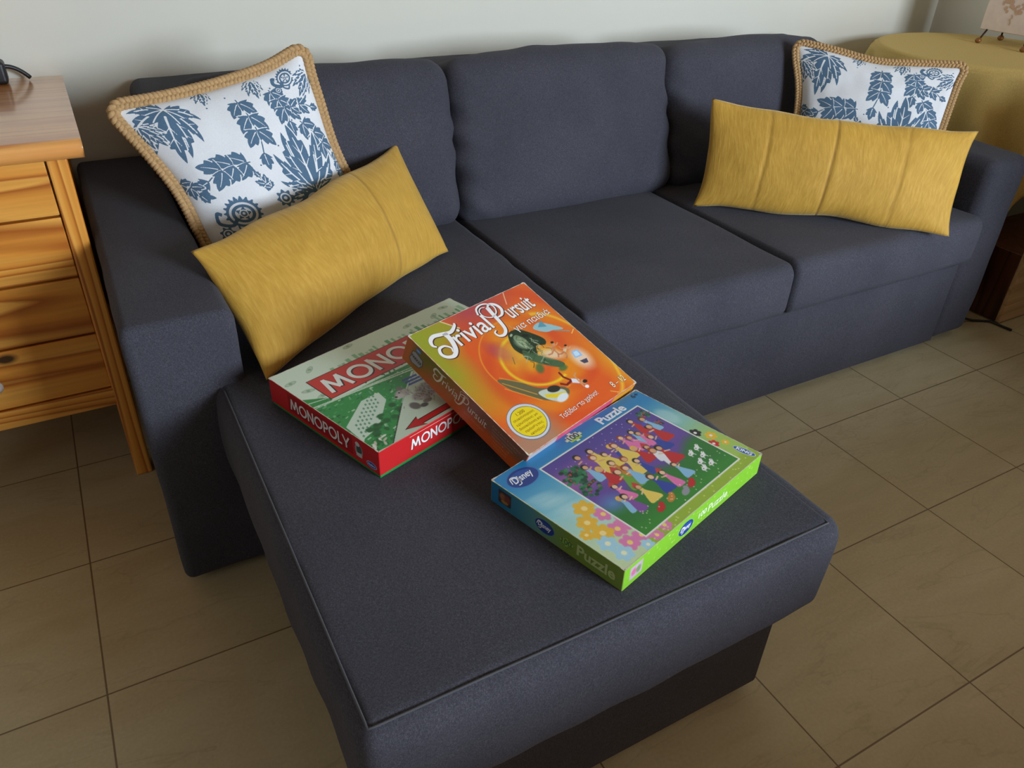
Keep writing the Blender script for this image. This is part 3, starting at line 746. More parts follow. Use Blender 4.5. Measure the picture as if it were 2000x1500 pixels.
def mono_word(p, x, y, w, h, col, k, shadow=None):
    """geometric capitals in strokes"""
    adv = [1.18, 1.08, .92, 1.08, .72, 1.08, .62, .9]; tot = sum(adv) - .12; sx = w / tot; cx = 0; t = .165
    nk = [0]
    def E(pts, wd=t):
        nk[0] += 1
        for dx, dy, cc, kk in (((.05, -.05, shadow, k),) if shadow else ()) + ((0, 0, col, k + 1),):
            p.stroke([(x + (cx + a + dx) * sx, y + (b + dy) * h) for a, b in pts], wd * h, cc, kk + .03 * (nk[0] % 25))
    def ring():
        for dx, dy, cc, kk in (((.05, -.05, shadow, k),) if shadow else ()) + ((0, 0, col, k + 1),):
            P = [(x + (cx + .5 + dx + .43 * math.cos(q)) * sx, y + (.5 + dy + .43 * math.sin(q)) * h) for q in np.linspace(0, 2 * math.pi, 41)]
            P[-1] = P[0]; p.stroke(P, t * h, cc, kk)
    for i, ch_ in enumerate('MONOPOLY'):
        if ch_ == 'M': E([(.06, 0), (.24, 1)]); E([(.22, .98), (.53, .18)]); E([(.53, .18), (.84, .98)]); E([(.82, 1), (1.0, 0)])
        if ch_ == 'O': ring()
        if ch_ == 'N': E([(.1, 0), (.1, 1)]); E([(.08, .96), (.74, .04)]); E([(.72, 0), (.72, 1)])
        if ch_ == 'P': E([(.12, 0), (.12, 1)]); E([(.12, .93)] + [(.34 + .24 * math.cos(q), .69 + .24 * math.sin(q)) for q in np.linspace(math.pi / 2, -math.pi / 2, 12)] + [(.12, .45)])
        if ch_ == 'L': E([(.1, 0), (.1, 1)]); E([(.02, .08), (.52, .08)])
        if ch_ == 'Y': E([(.02, 1), (.4, .42)]); E([(.78, 1), (.4, .42)]); E([(.4, .48), (.4, 0)])
        cx += adv[i]

# ---- property trading game box
def monopoly():
    W, H, T = .402, .272, .0493; F_ = frames(W, H, T)
    root = box_root('board_game_box', (-.8895, -.1768, .4842), 0, .3339, 'red and green board game box reading MONOPOLY, lying under the orange box', 'board game')
    p = Printed(); p.solid((0, 0, -T + .006), (W, H, 0), flat((196, 36, 36)))
    p.face(*F_['top']); rnd = random.Random(7)
    c = Canvas(W * 1000 - 2, H * 1000 - 2, 1.0, (216, 232, 212))
    G1, G2, G3, PAL = (38, 140, 62), (16, 96, 38), (110, 180, 120), (196, 214, 190)
    # pale skyline above the banner
    for i in range(26):
        x = 84 + i * 12 + rnd.uniform(-3, 3); h = rnd.uniform(6, 24); w = rnd.uniform(4, 9); col = rnd.choice([(120, 180, 130), (70, 155, 90), (150, 195, 155)])
        c.poly([(x, 217), (x + w, 217), (x + w + 1, 217 + h), (x + 1, 217 + h)], col, .8)
    for x, y, a in ((14, 232, .1), (22, 196, -.3), (60, 246, .7), (270, 245, .2), (330, 240, .6), (365, 252, -.2), (150, 262, .2), (30, 170, .3)):
        c.ell((x, y), 11, 5, (128, 164, 132), .6, a, .1); c.ell((x, y), 9, 3.6, (190, 208, 186), .8, a, .1); c.ell((x, y), 3, 3, (128, 164, 132), .8, a, .3)
    # aerial town in greens
    c.poly([(0, 182), (34, 158), (34, 146), (400, 146), (400, 112), (176, 128), (104, 70), (28, 0), (0, 0)], G1)
    for i in range(420):
        x, y = rnd.uniform(-4, 200), rnd.uniform(0, 160)
        if x > 104 + (y - 70) * .62 + (60 if y > 118 else 0): continue
        l = rnd.uniform(2, 8); w = rnd.uniform(1, 4); a = rnd.choice([.15, .25, 1.2]); ca, sa = math.cos(a), math.sin(a)
        c.poly([(x, y), (x + l * ca, y + l * sa), (x + l * ca - w * sa, y + l * sa + w * ca), (x - w * sa, y + w * ca)], rnd.choice([G2, G3, PAL, (22, 120, 52), (60, 160, 90), G2]), .85)
    for a, b_, w in (((0, 152), (190, 128), 3), ((0, 148), (170, 136), 1.5), ((34, 150), (300, 122), 2), ((0, 34), (92, 118), 3), ((0, 166), (60, 152), 2)):
        c.line([a, b_], w, (205, 222, 200))
    c.poly([(0, 36), (4, 78), (62, 116), (96, 116), (92, 92), (40, 46)], (204, 222, 204))
    for i in range(9):
        for j in range(4):
            x = 7 + i * 8.6 + j * 3; y = 50 + i * 6.4 + j * 9.5 - 10
            c.poly([(x, y), (x + 3.4, y + 2.2), (x + 3.2, y + 6.5), (x - .2, y + 4.2)], (96, 150, 116))
    for i in range(26):
        t = rnd.random(); c.ell((18 + 80 * t + rnd.uniform(-9, 9), 34 + 36 * t + rnd.uniform(-10, 14)), rnd.uniform(3, 8), rnd.uniform(3, 6), rnd.choice([G2, (12, 84, 32), G1]), soft=.5)
    for i in range(14): c.ell((rnd.uniform(2, 30), rnd.uniform(3, 24)), 5, 2, rnd.choice([(220, 226, 210), G2, (200, 190, 170)]), ang=rnd.uniform(0, 2), soft=.4)
    # pale square of the board
    c.poly([(28, 0), (104, 68), (178, 124), (400, 104), (400, 0)], (198, 212, 190))
    c.line([(27, 0), (103, 68)], 1.5, (20, 30, 24)); c.line([(103, 68), (178, 124)], 1.0, (120, 150, 120))
    # a small grey dog token
    for q, rx, ry, col in (((170, 70), 34, 17, (150, 140, 134)), ((196, 84), 20, 14, (138, 128, 122)), ((142, 62), 20, 12, (166, 156, 150)), ((122, 88), 14, 10, (176, 168, 162)), ((112, 84), 9, 6, (196, 188, 182)),
                           ((126, 101), 5, 6, (120, 110, 106)), ((112, 48), 8, 10, (110, 104, 100)), ((124, 40), 7, 5, (96, 90, 86)), ((136, 46), 8, 5, (130, 122, 116)), ((180, 52), 12, 8, (120, 112, 106))):
        c.ell(q, rx, ry, col, soft=.35)
    for i in range(220):
        x, y = rnd.gauss(164, 24), rnd.gauss(72, 12); c.line([(x, y), (x + rnd.uniform(-4, 4), y - 4)], .9, rnd.choice([(90, 84, 80), (205, 198, 192), (60, 56, 54)]), .7)
    c.ell((107, 86), 2.4, 2.2, (20, 20, 20)); c.ell((118, 92), 1.5, 1.5, (15, 15, 15))
    for yy in (104, 112, 120): c.poly([(142, yy - 8), (172, yy - 10), (174, yy - 5), (145, yy - 3)], (40, 74, 160))
    p.paint(c, 1, 1, 0); p.edges(402, 272)
    # banner
    p.poly([(34, 153), (368, 153), (368, 220), (34, 220)], (60, 20, 18), 1); p.poly([(35.5, 154.5), (366.5, 154.5), (366.5, 218.5), (35.5, 218.5)], (206, 46, 38), 2)
    mono_word(p, 46, 165, 310, 42, (236, 236, 228), 3, (40, 30, 30))
    for k, (q, col) in enumerate(((1.5, (30, 20, 20)), (0, (190, 34, 34)))):
        p.poly([(64 - q * 2, 13), (94 + q, 25 + q * 1.5), (91, 18 + q), (200 + q, 20 + q), (200 + q, 9 - q), (91, 8 - q), (94 + q, 1 - q * .3)], col, 1 + k)
    # sides
    def side(fr, L):
        p.face(*F_[fr]); h = T * 1000
        p.poly([(1, 6.5), (L - 1, 6.5), (L - 1, h - 1), (1, h - 1)], (200, 34, 36), 0)
    side('front', 402)
    p.stroke([(58, 44), (150, 44)], .7, (240, 205, 190), 1); mono_word(p, 60, 20, 128, 18, (238, 236, 232), 2, (90, 10, 12))
    side('left', 272)
    p.poly([(50, 12), (212, 12), (212, 44), (50, 44)], (168, 22, 26), 1); mono_word(p, 56, 17, 148, 21, (232, 230, 226), 2, (90, 10, 12))
    p.stroke([(50, 45.5), (212, 45.5)], .7, (150, 20, 24), 1)
    p.ell((226, 27), 9, 12, (150, 150, 146), 1); p.ell((227, 29), 6, 8, (70, 84, 76), 2); p.poly([(220, 16), (233, 16), (233, 24), (220, 22)], (196, 198, 196), 3); p.ell((224, 38), 5, 4, (205, 205, 205), 3)
    p.ell((254, 16), 11.5, 5.5, (200, 210, 235), 1); p.ell((254, 16), 10.6, 4.8, (42, 82, 168), 2); p.text('Hasbro', 246, 14, 16, 4.2, (225, 232, 245), 3, bold=.02)
    side('right', 272); side('back', 402)
    p.build('lid', root)
    t = Printed(); t.solid((.0015, .0015, -T), (W - .0015, H - .0015, -T + .0062), flat((40, 140, 70))); t.build('tray', root)
monopoly()

# ---- trivia game box
def trivial():
    W = H = .267; T = .05; F_ = frames(W, H, T)
    root = box_root('board_game_box', (-.7037, -.2785, .4845), math.radians(20.4), .3327, 'square orange board game box reading Trivial Pursuit, propped on top of the green box', 'board game')
    p = Printed(); p.solid((0, 0, -T), (W, H, 0), flat((206, 92, 34)))
    p.face(*F_['top']); S = 265
    c = Canvas(S, S, 1.1, (222, 92, 34)); X, Y = c.X, c.Y
    dx, dy = X - 150, Y - 128; r = np.hypot(dx, dy * 1.15); th = np.arctan2(dy, dx)
    sw = .5 + .5 * np.sin(2 * th + r * .055 + .5 * np.sin(3 * th)); sw2 = .5 + .5 * np.sin(3 * th - r * .09 + 1)
    c.blend(np.clip(sw * 1.3 - .25, 0, 1) * np.clip(1.3 - r / 190, 0, 1), (232, 150, 26), .75)
    c.blend(np.clip(sw2 * 1.6 - .9, 0, 1), (206, 62, 34), .5)
    c.blend(np.clip((X + Y * .2 - 232) / 45, 0, 1) * np.clip((150 - Y) / 90, 0, 1), (226, 158, 34), .85)
    c.blend(np.clip(1.25 - np.hypot((X - 135) / 80, (Y - 262) / 40), 0, 1), (170, 66, 84), .8)
    c.blend(np.clip((100 - X) / 40, 0, 1) * np.clip((60 - Y) / 40, 0, 1), (160, 140, 120), .75)
    g = np.clip((62 - X) / 50, 0, 1) * np.clip((Y - 60) / 110, 0, 1); c.blend(g, (150, 158, 40), .9)
    wedge = pip(X, Y, [(0, S), (64, S), (84, 238), (44, 170), (0, 130)]); c.blend(wedge * np.clip((Y - 195) / 50, 0, 1), (150, 160, 42), .85)
    c.blend(np.clip(1 - np.abs(r - 62) / 5, 0, 1) * (np.abs(th) > 1.2), (240, 214, 40), .9)
    c.blend(np.clip(1 - np.abs(r - 92 - 10 * np.sin(th)) / 2.2, 0, 1) * (dx < 10), (236, 160, 50), .8)
    c.blend(np.clip(1 - np.abs(np.hypot(X - 210, (Y - 100) * .6) - 62) / 4, 0, 1) * (X > 215), (242, 200, 60), .8)
    c.ell((108, 165), 15, 26, (178, 66, 92), .7, .5, .9); c.ell((150, 150), 44, 34, (226, 196, 60), .55, 0, .9)
    c.line(spline([(64, 266), (84, 238)]), 2.2, (236, 214, 160)); c.line([(212, 266), (196, 240)], 1.8, (240, 190, 150)); c.line([(262, 140), (250, 134)], 1.6, (250, 200, 120)); c.line([(210, 12), (222, 2)], 1.4, (240, 180, 90))
    # grey-green dinosaur head
    dk, md, lt = (34, 52, 34), (74, 100, 66), (160, 176, 140)
    c.poly(spline([(138, 176), (150, 190), (170, 188), (186, 170), (196, 150), (188, 140), (172, 146), (160, 132), (148, 128), (138, 140), (132, 158)], 6, True), dk)
    c.poly(spline([(142, 150), (150, 142), (168, 120), (186, 96), (176, 90), (158, 104), (144, 120), (134, 136)], 6, True), md)
    c.poly(spline([(148, 176), (158, 180), (166, 164), (160, 148), (150, 152)], 6, True), (120, 138, 104))
    c.ell((152, 162), 9, 12, lt, .8, .3, .8); c.ell((172, 172), 6, 3, (20, 26, 18), .9, -.5, .3); c.ell((150, 184), 4, 2, (200, 205, 180), .8, .4, .5)
    rnd = random.Random(3)
    for i in range(46):
        x, y = rnd.gauss(160, 12), rnd.gauss(150, 16); c.line(spline([(x, y), (x + rnd.uniform(-9, 9), y - 6), (x + rnd.uniform(-9, 9), y - 13)]), 1.1, rnd.choice([(18, 28, 18), (180, 190, 160), (48, 80, 44)]), .8)
    c.ell((184, 118), 20, 10, (232, 214, 190), .8, -.6, .9); c.ell((176, 88), 9, 5, (60, 110, 60), .8, 0, .6); c.ell((140, 108), 10, 7, (60, 110, 60), .8, .8, .6)
    # pale bird
    c.poly(spline([(196, 176), (214, 182), (230, 170), (246, 150), (226, 156), (210, 160)], 6, True), (150, 190, 196)); c.poly([(206, 174), (222, 184), (222, 168)], (90, 150, 170)); c.line([(226, 156), (252, 140)], 2, (120, 160, 150))
    # two little runners, a grey screen, a jumping girl, a fast train
    sk = (214, 150, 104)
    def fig(x, y, a, cs, ct, k=1.0):
        ca, sa = math.cos(a), math.sin(a); q = lambda u, v: (x + (u * ca - v * sa) * k, y + (u * sa + v * ca) * k)
        c.line([q(0, 0), q(-6, -10), q(-14, -14)], 3.2 * k, ct); c.line([q(0, 0), q(7, -9), q(5, -18)], 3.2 * k, ct)
        c.line([q(0, 0), q(1, 11)], 7 * k, cs); c.line([q(1, 10), q(9, 14), q(12, 20)], 2.4 * k, sk); c.line([q(1, 10), q(-8, 6), q(-13, 10)], 2.4 * k, sk)
        c.ell(q(2, 16), 3.6 * k, 4.2 * k, sk, soft=.3); c.ell(q(1, 18.5), 3.8 * k, 2.6 * k, (50, 30, 20), soft=.3)
    fig(192, 124, -.6, (210, 130, 80), (200, 130, 90), .9); fig(206, 112, -.9, (220, 190, 150), (190, 120, 80), .8)
    c.ell((222, 88), 17, 22, (240, 235, 225), .75, 0, .9); c.poly([(212, 92), (216, 106), (230, 104), (229, 90)], (150, 190, 230)); c.poly([(215, 94), (218, 103), (227, 102), (226, 93)], (200, 225, 245)); c.poly([(214, 84), (230, 82), (226, 74), (217, 76)], (70, 70, 90)); 
    fig(168, 62, -2.1, (225, 225, 235), (120, 24, 32), 1.25); c.ell((182, 40), 4, 3, (240, 240, 240));
    c.poly(spline([(60, 126), (84, 112), (104, 84), (128, 68), (144, 62), (150, 52), (140, 44), (122, 42), (98, 58), (76, 84), (64, 104)], 6, True), (104, 98, 66)); c.poly(spline([(100, 74), (122, 70), (142, 56), (136, 44), (120, 42), (104, 56)], 6, True), (196, 204, 188))
    c.poly([(106, 66), (128, 56), (142, 52), (138, 46), (120, 50), (104, 60)], (228, 200, 40)); c.ell((128, 66), 12, 6.5, (44, 46, 40), 1, -.25, .15); c.ell((128, 46), 13, 6.5, (222, 226, 230), 1, .1, .3)
    for a, b_ in (((62, 118), (96, 72)), ((58, 108), (94, 60)), ((66, 128), (110, 84))): c.line([a, b_], 1.6, (232, 170, 60), .8)
    p.paint(c, 1, 1, 0); p.edges(267, 267)
    # title
    wh, dkc = (244, 240, 238), (84, 40, 40)
    def T_(col, k, ex=0, ox=0, oy=0):
        q = lambda P: [(a + ox, b_ + oy) for a, b_ in P]
        p.stroke(q([(24, 226), (20, 232), (24, 241), (34, 246), (50, 243), (66, 240), (80, 247), (84, 252)]), lambda t: 3.0 + 4.5 * math.sin(math.pi * t) + ex, col, k, 8)
        p.stroke(q([(54, 243), (55, 232), (52, 218), (46, 206), (36, 199), (25, 202), (20, 211), (25, 221), (36, 222), (43, 214), (40, 206)]), lambda t: 7.5 * (1 - t) ** .8 + 2.0 + ex, col, k, 8)
        p.stroke(q([(156, 254), (148, 256), (140, 250), (141, 238), (152, 231), (166, 236), (172, 248), (166, 258), (154, 262), (140, 258), (133, 246)]), lambda t: 1.6 + 1.8 * t + ex, col, k, 8)
        p.stroke(q([(160, 252), (158, 236), (156, 216), (152, 200), (142, 192), (132, 194), (130, 202), (136, 206)]), lambda t: 6.5 * (1 - t) ** .7 + 1.8 + ex, col, k, 8)
        p.stroke(q([(158, 250), (168, 256), (178, 250), (180, 238), (172, 228), (160, 226)]), lambda t: 2.4 + 3.5 * math.sin(math.pi * t) + ex, col, k, 8)
    T_(dkc, 1, 1.8, .9, -.9); T_(wh, 3)
    for tx, x, w, y in (('rivial', 60, 80, 208), ('ursuit', 182, 62, 211)):
        p.text(tx, x + .9, y - .9, w, 33 if tx == 'rivial' else 29, dkc, 1, bold=.035, ang=.04); p.text(tx, x, y, w, 33 if tx == 'rivial' else 29, wh, 3, bold=.012, ang=.04)
    p.text('για παιδιά', 166, 182, 88, 17, (248, 246, 244), 4, ang=.03, bold=.0, out=.02, oc=(120, 70, 60))
    p.text('Ταξίδια στο χρόνο!', 96, 15, 92, 11, (248, 244, 238), 4, ang=.03, bold=.0, out=.016, oc=(150, 60, 40))
    p.text('8 – 12', 222, 14, 34, 12, (246, 236, 210), 4, ang=.0, bold=.0, out=.025, oc=(90, 50, 20))
    # oval sticker
    p.ell((46, 44), 36, 33, (120, 118, 122), 1); p.ell((45.5, 44.5), 34.6, 31.6, (206, 206, 214), 2); p.ell((46, 44), 30.5, 27.5, (96, 90, 90), 3); p.ell((46, 44), 29.5, 26.5, (232, 206, 30), 4)
    for i, (t, w) in enumerate((('1.200', 17), ('ολοκαίνουργιες', 44), ('ερωτήσεις με', 46), ('διασκέδαση και', 48), ('πρόσθετες', 38), ('εκπλήξεις!', 30))):
        p.text(t, 46 - w / 2, 60 - i * 7.6, w, 5.4, (150, 92, 20), 5, bold=.006)
    # left side
    p.face(*F_['left'])
    c = Canvas(265, 48, 1.0, (196, 88, 34)); X, Y = c.X, c.Y
    c.blend(np.clip((Y + 30 - X * .12 - 26 * np.sin(X * .02)) / 40, 0, 1) * np.clip((140 - X) / 60, 0, 1), (110, 100, 24), .95)
    c.blend(np.clip((X - 110) / 40, 0, 1) * np.clip((Y - 14) / 16, 0, 1), (122, 92, 80), .9); c.blend(np.clip((26 - X) / 16, 0, 1), (196, 100, 40), .9)
    p.paint(c, 1, 1, 0)
    p.text('rivial', 88, 25, 38, 14, (222, 205, 190), 3, bold=.0); p.text('ursuit', 146, 24, 40, 13, (222, 205, 190), 3, bold=.0)
    lc = (222, 205, 190)
    p.stroke([(70, 32), (66, 36), (70, 42), (80, 41), (92, 43)], lambda t: 1.2 + 2.2 * math.sin(math.pi * t), lc, 3, 6); p.stroke([(84, 41), (83, 30), (77, 22), (69, 24), (70, 31), (77, 31)], lambda t: 3.2 * (1 - t) + 1, lc, 3, 6)
    p.stroke([(134, 42), (133, 30), (128, 20), (120, 20), (120, 25)], lambda t: 3 * (1 - t) + 1, lc, 3, 6); p.stroke([(124, 40), (134, 44), (143, 41), (142, 33), (134, 31)], 1.8, lc, 3, 6); p.stroke([(134, 38), (126, 38), (124, 45), (132, 48), (142, 46)], .9, lc, 3, 6)
    p.text('για παιδιά', 142, 13, 42, 6, (205, 130, 90), 3)
    p.poly([(14, 16), (17, 34), (24, 37), (42, 32), (44, 22), (38, 12), (20, 10)], (70, 66, 74), 1); p.poly([(15.5, 17), (18, 33), (24, 35.5), (40.5, 31), (42.5, 22), (37.5, 13.5), (21, 11.5)], (150, 146, 156), 2); p.text('PARKER', 17, 22, 24, 6, (50, 46, 54), 3, bold=.03, ang=-.12)
    p.poly([(24, 38), (33, 38), (33, 46), (24, 46)], (40, 110, 190), 2); p.text('Hasbro', 24.6, 40.5, 8, 3, (220, 230, 245), 3)
    for i in range(4): p.text(('Για 2 έως 4 παίκτες', 'Περιέχει κάρτες ερωτήσεων', 'Οδηγίες παιχνιδιού', 'Ηλικίες 8 – 12')[i], 196 + i * 1.5, 38 - i * 6, 58 - 7 * i, 4, (190, 158, 140), 3)
    for i in range(2): p.text(('ΠΑΙΧΝΙΔΙ', 'ΓΝΩΣΕΩΝ')[i], 206, 14 - i * 6, 30, 3.4, (214, 140, 90), 3)
    for fr in ('front',):
        p.face(*F_[fr]); p.poly([(1, 1), (266, 1), (266, 49), (1, 49)], (214, 76, 110), 0); p.poly([(1, 1), (60, 1), (66, 49), (1, 49)], (190, 178, 176), 1); p.poly([(200, 1), (266, 1), (266, 49), (206, 49)], (228, 150, 40), 1)
    p.build('lid', root)
trivial()

# ---- jigsaw box
def puzzle():
    W, H, T = .330, .231, .0370; F_ = frames(W, H, T)
    root = box_root('jigsaw_puzzle_box', (-.7016, -.5086, .4715), 0, .2922, 'blue and green jigsaw box reading Puzzle 100 with an oval emblem, nearest the front edge', 'jigsaw puzzle')
    p = Printed(); p.solid((0, 0, -T), (W, H, 0), flat((150, 188, 80)))
    p.face(*F_['top']); w_, h_ = 328, 229; rnd = random.Random(11)
    c = Canvas(w_, h_, 1.0, (36, 132, 192)); X, Y = c.X, c.Y
    c.blend(np.clip((205 - Y) / 90, 0, 1) * np.clip((96 - X) / 30, 0, 1), (150, 206, 214), 1); c.blend(np.clip((120 - Y) / 80, 0, 1) * (X < 100), (206, 220, 168), .9)
    c.blend(np.clip((X - 280) / 20, 0, 1) * np.clip((200 - Y) / 60, 0, 1), (150, 200, 190), .9); c.blend(np.clip((X - 270) / 20, 0, 1) * np.clip((130 - Y) / 60, 0, 1), (170, 200, 90), .95)
    c.blend((X > 62) * np.clip((24 - Y) / 6, 0, 1), (156, 184, 60), 1)
    for i in range(8): c.ell((20 + i * 5, 160 - i * 13 + rnd.uniform(-5, 5)), 22, 7, (190, 224, 228), .45, -.2, .9)
    c.ell((305, 150), 14, 22, (180, 214, 216), .6, 0, .5)
    # flowers in place of printed figures
    def flw(x, y, r, col, cc=(240, 200, 60)):
        for k in range(6): a = k * 1.047 + x; c.ell((x + r * .6 * math.cos(a), y + r * .6 * math.sin(a)), r * .5, r * .4, col, 1, a, .3)
        c.ell((x, y), r * .3, r * .3, cc, 1, 0, .3)
    for x, y, r, q in ((48, 104, 15, 0), (30, 84, 14, 0), (58, 80, 12, 1), (72, 52, 17, 1), (84, 30, 14, 1), (50, 50, 13, 1), (30, 58, 15, 0), (64, 22, 12, 1), (20, 42, 13, 2), (42, 24, 13, 1), (100, 12, 10, 1), (22, 18, 13, 2), (78, 8, 9, 1), (12, 70, 9, 0), (56, 6, 9, 2)):
        flw(x, y, r, [(236, 186, 60), (226, 130, 180), (170, 214, 232)][q], [(250, 224, 150), (250, 216, 120), (240, 240, 200)][q])
    for x, y, r, q in ((300, 96, 9, 3), (312, 76, 9, 0), (298, 62, 8, 4), (314, 52, 6, 0)): flw(x, y, r, [(236, 190, 50), 0, 0, (30, 30, 34), (206, 40, 44)][q] if q != 0 else (236, 190, 50), (240, 236, 230))
    for i in range(40): c.ell((rnd.uniform(70, 325), rnd.uniform(2, 22)), 1.5, 1.2, (214, 226, 130), .8, 0, .5)
    # framed picture: garden fête under a violet sky
    FX0, FX1, FY0, FY1 = 66, 293, 17, 199
    c.poly([(FX0 - 2, FY0 - 2), (FX1 + 2, FY0 - 2), (FX1 + 2, FY1 + 2), (FX0 - 2, FY1 + 2)], (236, 238, 226))
    inn = ((X > FX0) & (X < FX1) & (Y > FY0) & (Y < FY1)).astype(float)
    c.blend(inn, (104, 74, 156)); c.blend(inn * np.clip(1.2 - np.hypot((X - 96) / 70, (Y - 150) / 30), 0, 1), (176, 96, 160), .8); c.blend(inn * np.clip((Y - 150 + (X - 200) * .1) / 50, 0, 1), (66, 60, 146), .8)
    c.blend(inn * np.clip((96 - Y + 10 * np.sin(X * .05)) / 20, 0, 1), (48, 120, 52)); c.blend(inn * np.clip((50 - Y) / 24, 0, 1), (60, 140, 50), .8)
    c.blend(inn * np.clip(1.1 - np.hypot((X - 84) / 26, (Y - 84) / 22), 0, 1), (90, 140, 190), .9)
    def tree(x, y, r, n=34):
        for i in range(n):
            a = rnd.uniform(0, 6.28); q = rnd.random() ** .5 * r; px, py = x + q * math.cos(a), y + q * math.sin(a) * .8
            if FX0 + 4 < px < FX1 - 4 and FY0 + 4 < py < FY1 - 4: c.ell((px, py), r * .18, r * .15, rnd.choice([(20, 74, 50), (30, 104, 66), (14, 54, 38), (52, 132, 88)]), 1, 0, .4)
        for i in range(8): c.ell((x + rnd.uniform(-r, r) * .7, y + rnd.uniform(-r, r) * .5), 1.4, 1.4, (206, 60, 70), .9, 0, .4)
    tree(88, 158, 22, 60); tree(88, 124, 18, 40); tree(284, 180, 14, 30); tree(284, 150, 10, 20)
    skin = [(238, 196, 160), (224, 170, 130), (180, 120, 84)]
    def guest(x, y, s_, dress, hair, wide=1.0, hat=None):
        c.poly(spline([(x - 2.5 * s_, y + 13 * s_), (x + 2.5 * s_, y + 13 * s_), (x + 3 * s_, y + 8 * s_), (x + 8 * s_ * wide, y - 9 * s_), (x, y - 11 * s_), (x - 8 * s_ * wide, y - 9 * s_), (x - 3 * s_, y + 8 * s_)], 5, True), dress)
        c.line([(x, y + 10 * s_), (x + rnd.choice([-7, 7]) * s_, y + rnd.uniform(4, 14) * s_)], 1.8 * s_, rnd.choice(skin[:2]))
        c.ell((x, y + 17.5 * s_), 4.4 * s_, 4.8 * s_, hair, 1, 0, .2); c.ell((x + .4 * s_, y + 16.4 * s_), 3.1 * s_, 3.4 * s_, rnd.choice(skin[:2]), 1, 0, .25)
        if hat: c.poly([(x - 5 * s_, y + 20 * s_), (x + 5 * s_, y + 20 * s_), (x + 1 * s_, y + 27 * s_)], hat)
    PK, YL, RD, BL_, WH, LB, PU, GN, BR_ = (230, 120, 176), (236, 206, 96), (196, 40, 44), (50, 70, 160), (232, 232, 236), (140, 190, 226), (130, 80, 160), (110, 160, 60), (200, 130, 50)
    hairs = [(236, 190, 60), (30, 22, 22), (150, 60, 24), (84, 50, 26)]
    rows = [(152, (124, 150, 176, 200, 224, 248, 268), 1.25), (132, (114, 138, 163, 188, 214, 240, 262), 1.3), (110, (122, 146, 172, 198, 222, 246), 1.35), (88, (112, 134, 158, 184, 210, 232), 1.35), (62, (90, 112, 138, 162, 190, 216), 1.2)]
    cols = [PU, YL, BL_, PK, LB, RD, LB, LB, YL, YL, YL, PK, PK, RD, RD, BR_, YL, RD, WH, BL_, PK, GN, LB, BL_, WH, RD, LB]
    k = 0
    for y, xs, s_ in rows:
        for x in xs:
            guest(x + rnd.uniform(-7, 7), y + rnd.uniform(-9, 9), s_ * rnd.uniform(.9, 1.15), cols[k % len(cols)], hairs[rnd.randrange(4)], rnd.uniform(.7, 1.3), rnd.choice([None, None, None, (200, 60, 60), (80, 80, 180)])); k += 1
    for x, y in ((252, 72), (262, 58), (246, 52), (270, 74), (238, 40), (256, 40)):   # white puppies
        c.ell((x, y), 6, 3.6, (238, 238, 236), 1, .3, .2); c.ell((x + 5, y + 4), 3, 2.6, (240, 240, 238), 1, 0, .2); c.ell((x + 6, y + 4.4), .9, .9, (20, 20, 20)); c.ell((x - 2, y), 1, 1, (20, 20, 20)); c.line([(x - 3, y - 2), (x - 4, y - 7)], 1.4, (236, 236, 232)); c.line([(x + 3, y - 2), (x + 4, y - 7)], 1.4, (236, 236, 232))
    for x, y, col in ((150, 36, BR_), (196, 34, RD), (176, 30, (150, 150, 160)), (124, 34, RD)): c.ell((x, y), 9, 5, col, 1, .3, .3); c.ell((x + 7, y + 5), 4, 4, col, 1, 0, .3)
    for i in range(40): c.ell((rnd.uniform(FX0 + 5, FX1 - 5), rnd.uniform(FY0 + 3, 50)), 1, 1, (240, 236, 200), .8, 0, .5)
    for i in range(30): c.ell((rnd.uniform(FX0 + 5, FX1 - 5), rnd.uniform(160, FY1 - 4)), .8, .8, (236, 226, 250), .8, 0, .5)
    p.paint(c, 1, 1, 0); p.edges(330, 231)
    def emblem(x, y, rx, ry, k=1, word='Disney'):
        p.ell((x, y), rx, ry, (70, 110, 190), k); p.ell((x, y), rx * .96, ry * .94, (34, 62, 140), k + 1); p.ell((x, y + ry * .3), rx * .7, ry * .45, (48, 84, 168), k + 2)
        p.text(word, x - rx * .68, y - ry * .48, rx * 1.36, ry * .95, (240, 242, 250), k + 3, bold=.02, shear=.25)
        p.stroke([(x - rx * .8, y - ry * .1), (x - rx * .62, y + ry * .5), (x - rx * .3, y + ry * .35), (x - rx * .35, y - ry * .4), (x - rx * .6, y - ry * .5)], lambda t: .8 + rx * .03, (240, 242, 250), k + 3, 6)
    emblem(36, 205, 27, 18)
    def piece(x, y, s_, col, k=1):
        p.poly([(x - s_, y - s_ * .6), (x - s_ * .25, y - s_ * .6), (x - s_ * .3, y - s_ * .95), (x + s_ * .3, y - s_ * .95), (x + s_ * .25, y - s_ * .6), (x + s_, y - s_ * .6), (x + s_, y - s_ * .2), (x + s_ * 1.4, y - s_ * .25), (x + s_ * 1.4, y + s_ * .25), (x + s_, y + s_ * .2),
                (x + s_, y + s_ * .6), (x + s_ * .25, y + s_ * .6), (x + s_ * .3, y + s_ * .95), (x - s_ * .3, y + s_ * .95), (x - s_ * .25, y + s_ * .6), (x - s_, y + s_ * .6), (x - s_, y + s_ * .2), (x - s_ * 1.4, y + s_ * .2), (x - s_ * 1.4, y - s_ * .2), (x - s_, y - s_ * .2)], col, k)
    piece(158, 216, 12, (70, 130, 90), 1); piece(157.4, 216.8, 12, (206, 230, 200), 2); p.poly([(147, 209), (168, 209), (168, 215), (147, 213)], (170, 204, 80), 3)
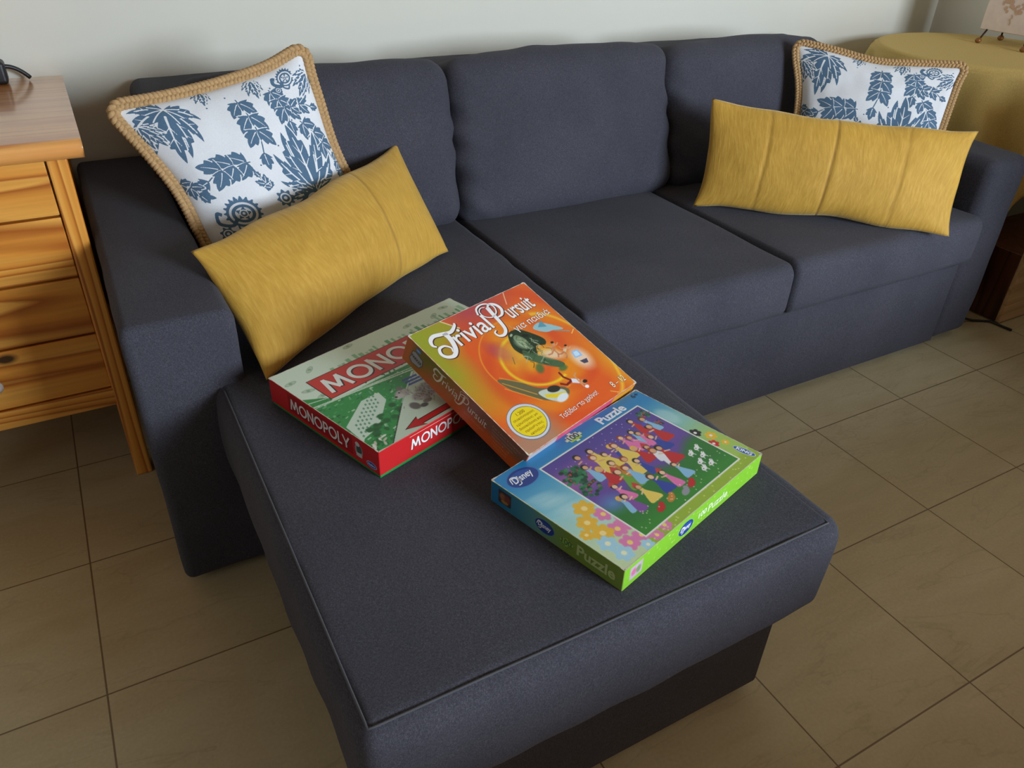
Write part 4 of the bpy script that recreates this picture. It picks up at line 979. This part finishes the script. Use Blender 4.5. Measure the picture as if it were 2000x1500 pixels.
    p.text('100', 147, 212, 21, 11, (30, 96, 110), 4, bold=.02)
    p.text('Puzzle', 214, 206, 62, 18, (226, 240, 250), 3, bold=.035)
    p.text('6+', 307, 217, 16, 9, (24, 66, 110), 3, bold=.02)
    def logo(x, y, L, hh, ang):
        p.ell((x, y), L / 2, hh / 2, (228, 236, 244), 2, ang); p.ell((x, y), L / 2 - 1.2, hh / 2 - 1.0, (40, 96, 168), 3, ang)
        ca, sa = math.cos(ang), math.sin(ang); a, b_ = -L * .34, -hh * .26; p.text('KING', x + a * ca - b_ * sa, y + a * sa + b_ * ca, L * .68, hh * .52, (236, 242, 250), 4, ang=ang, bold=.04)
    logo(316, 22, 36, 13, -1.45)
    # left side: blue turning to green towards the front corner
    p.face(*F_['left']); h = T * 1000
    c = Canvas(229, h - 2, 1.0, (30, 112, 160)); X, Y = c.X, c.Y
    c.blend(np.clip((X - 20) / 70, 0, 1), (96, 150, 150)); c.blend(np.clip((X - 80) / 60, 0, 1), (118, 146, 56))
    c.poly([(14, 8), (38, 8), (38, 30), (14, 30)], (60, 50, 50)); c.ell((22, 20), 6, 6, (150, 104, 70), .9, 0, .6); c.ell((31, 19), 6, 7, (120, 60, 50), .9, 0, .6); c.ell((26, 12), 7, 3, (170, 140, 60), .8)
    p.paint(c, 1, 1, 0); emblem(101, 19, 17, 11, 1); piece(140, 17, 8, (60, 96, 44), 1); piece(139.5, 18, 8, (140, 176, 80), 2); p.text('100', 131, 14, 17, 9, (70, 110, 60), 3, bold=.02)
    p.text('Puzzle', 157, 10, 62, 18, (176, 196, 130), 3, bold=.03)
    # front side
    p.face(*F_['front']); c = Canvas(328, h - 2, 1.0, (132, 196, 48)); X, Y = c.X, c.Y
    for i in range(60): c.ell((rnd.uniform(40, 325), rnd.uniform(2, 34)), 1.6, 1.2, (196, 224, 130), .7, 0, .6)
    c.poly([(12, 8), (38, 8), (38, 30), (12, 30)], (196, 176, 190)); c.ell((20, 19), 5, 6, (210, 110, 150), .9, 0, .6); c.ell((30, 18), 5, 6, (120, 150, 90), .9, 0, .6)
    p.paint(c, 1, 1, 0); emblem(136, 18, 17, 11, 1); p.text('100', 166, 14, 20, 10, (224, 240, 200), 2, bold=.03); p.text('Puzzle', 190, 11, 50, 14, (214, 234, 180), 2, bold=.03)
    p.build('lid', root)
puzzle()
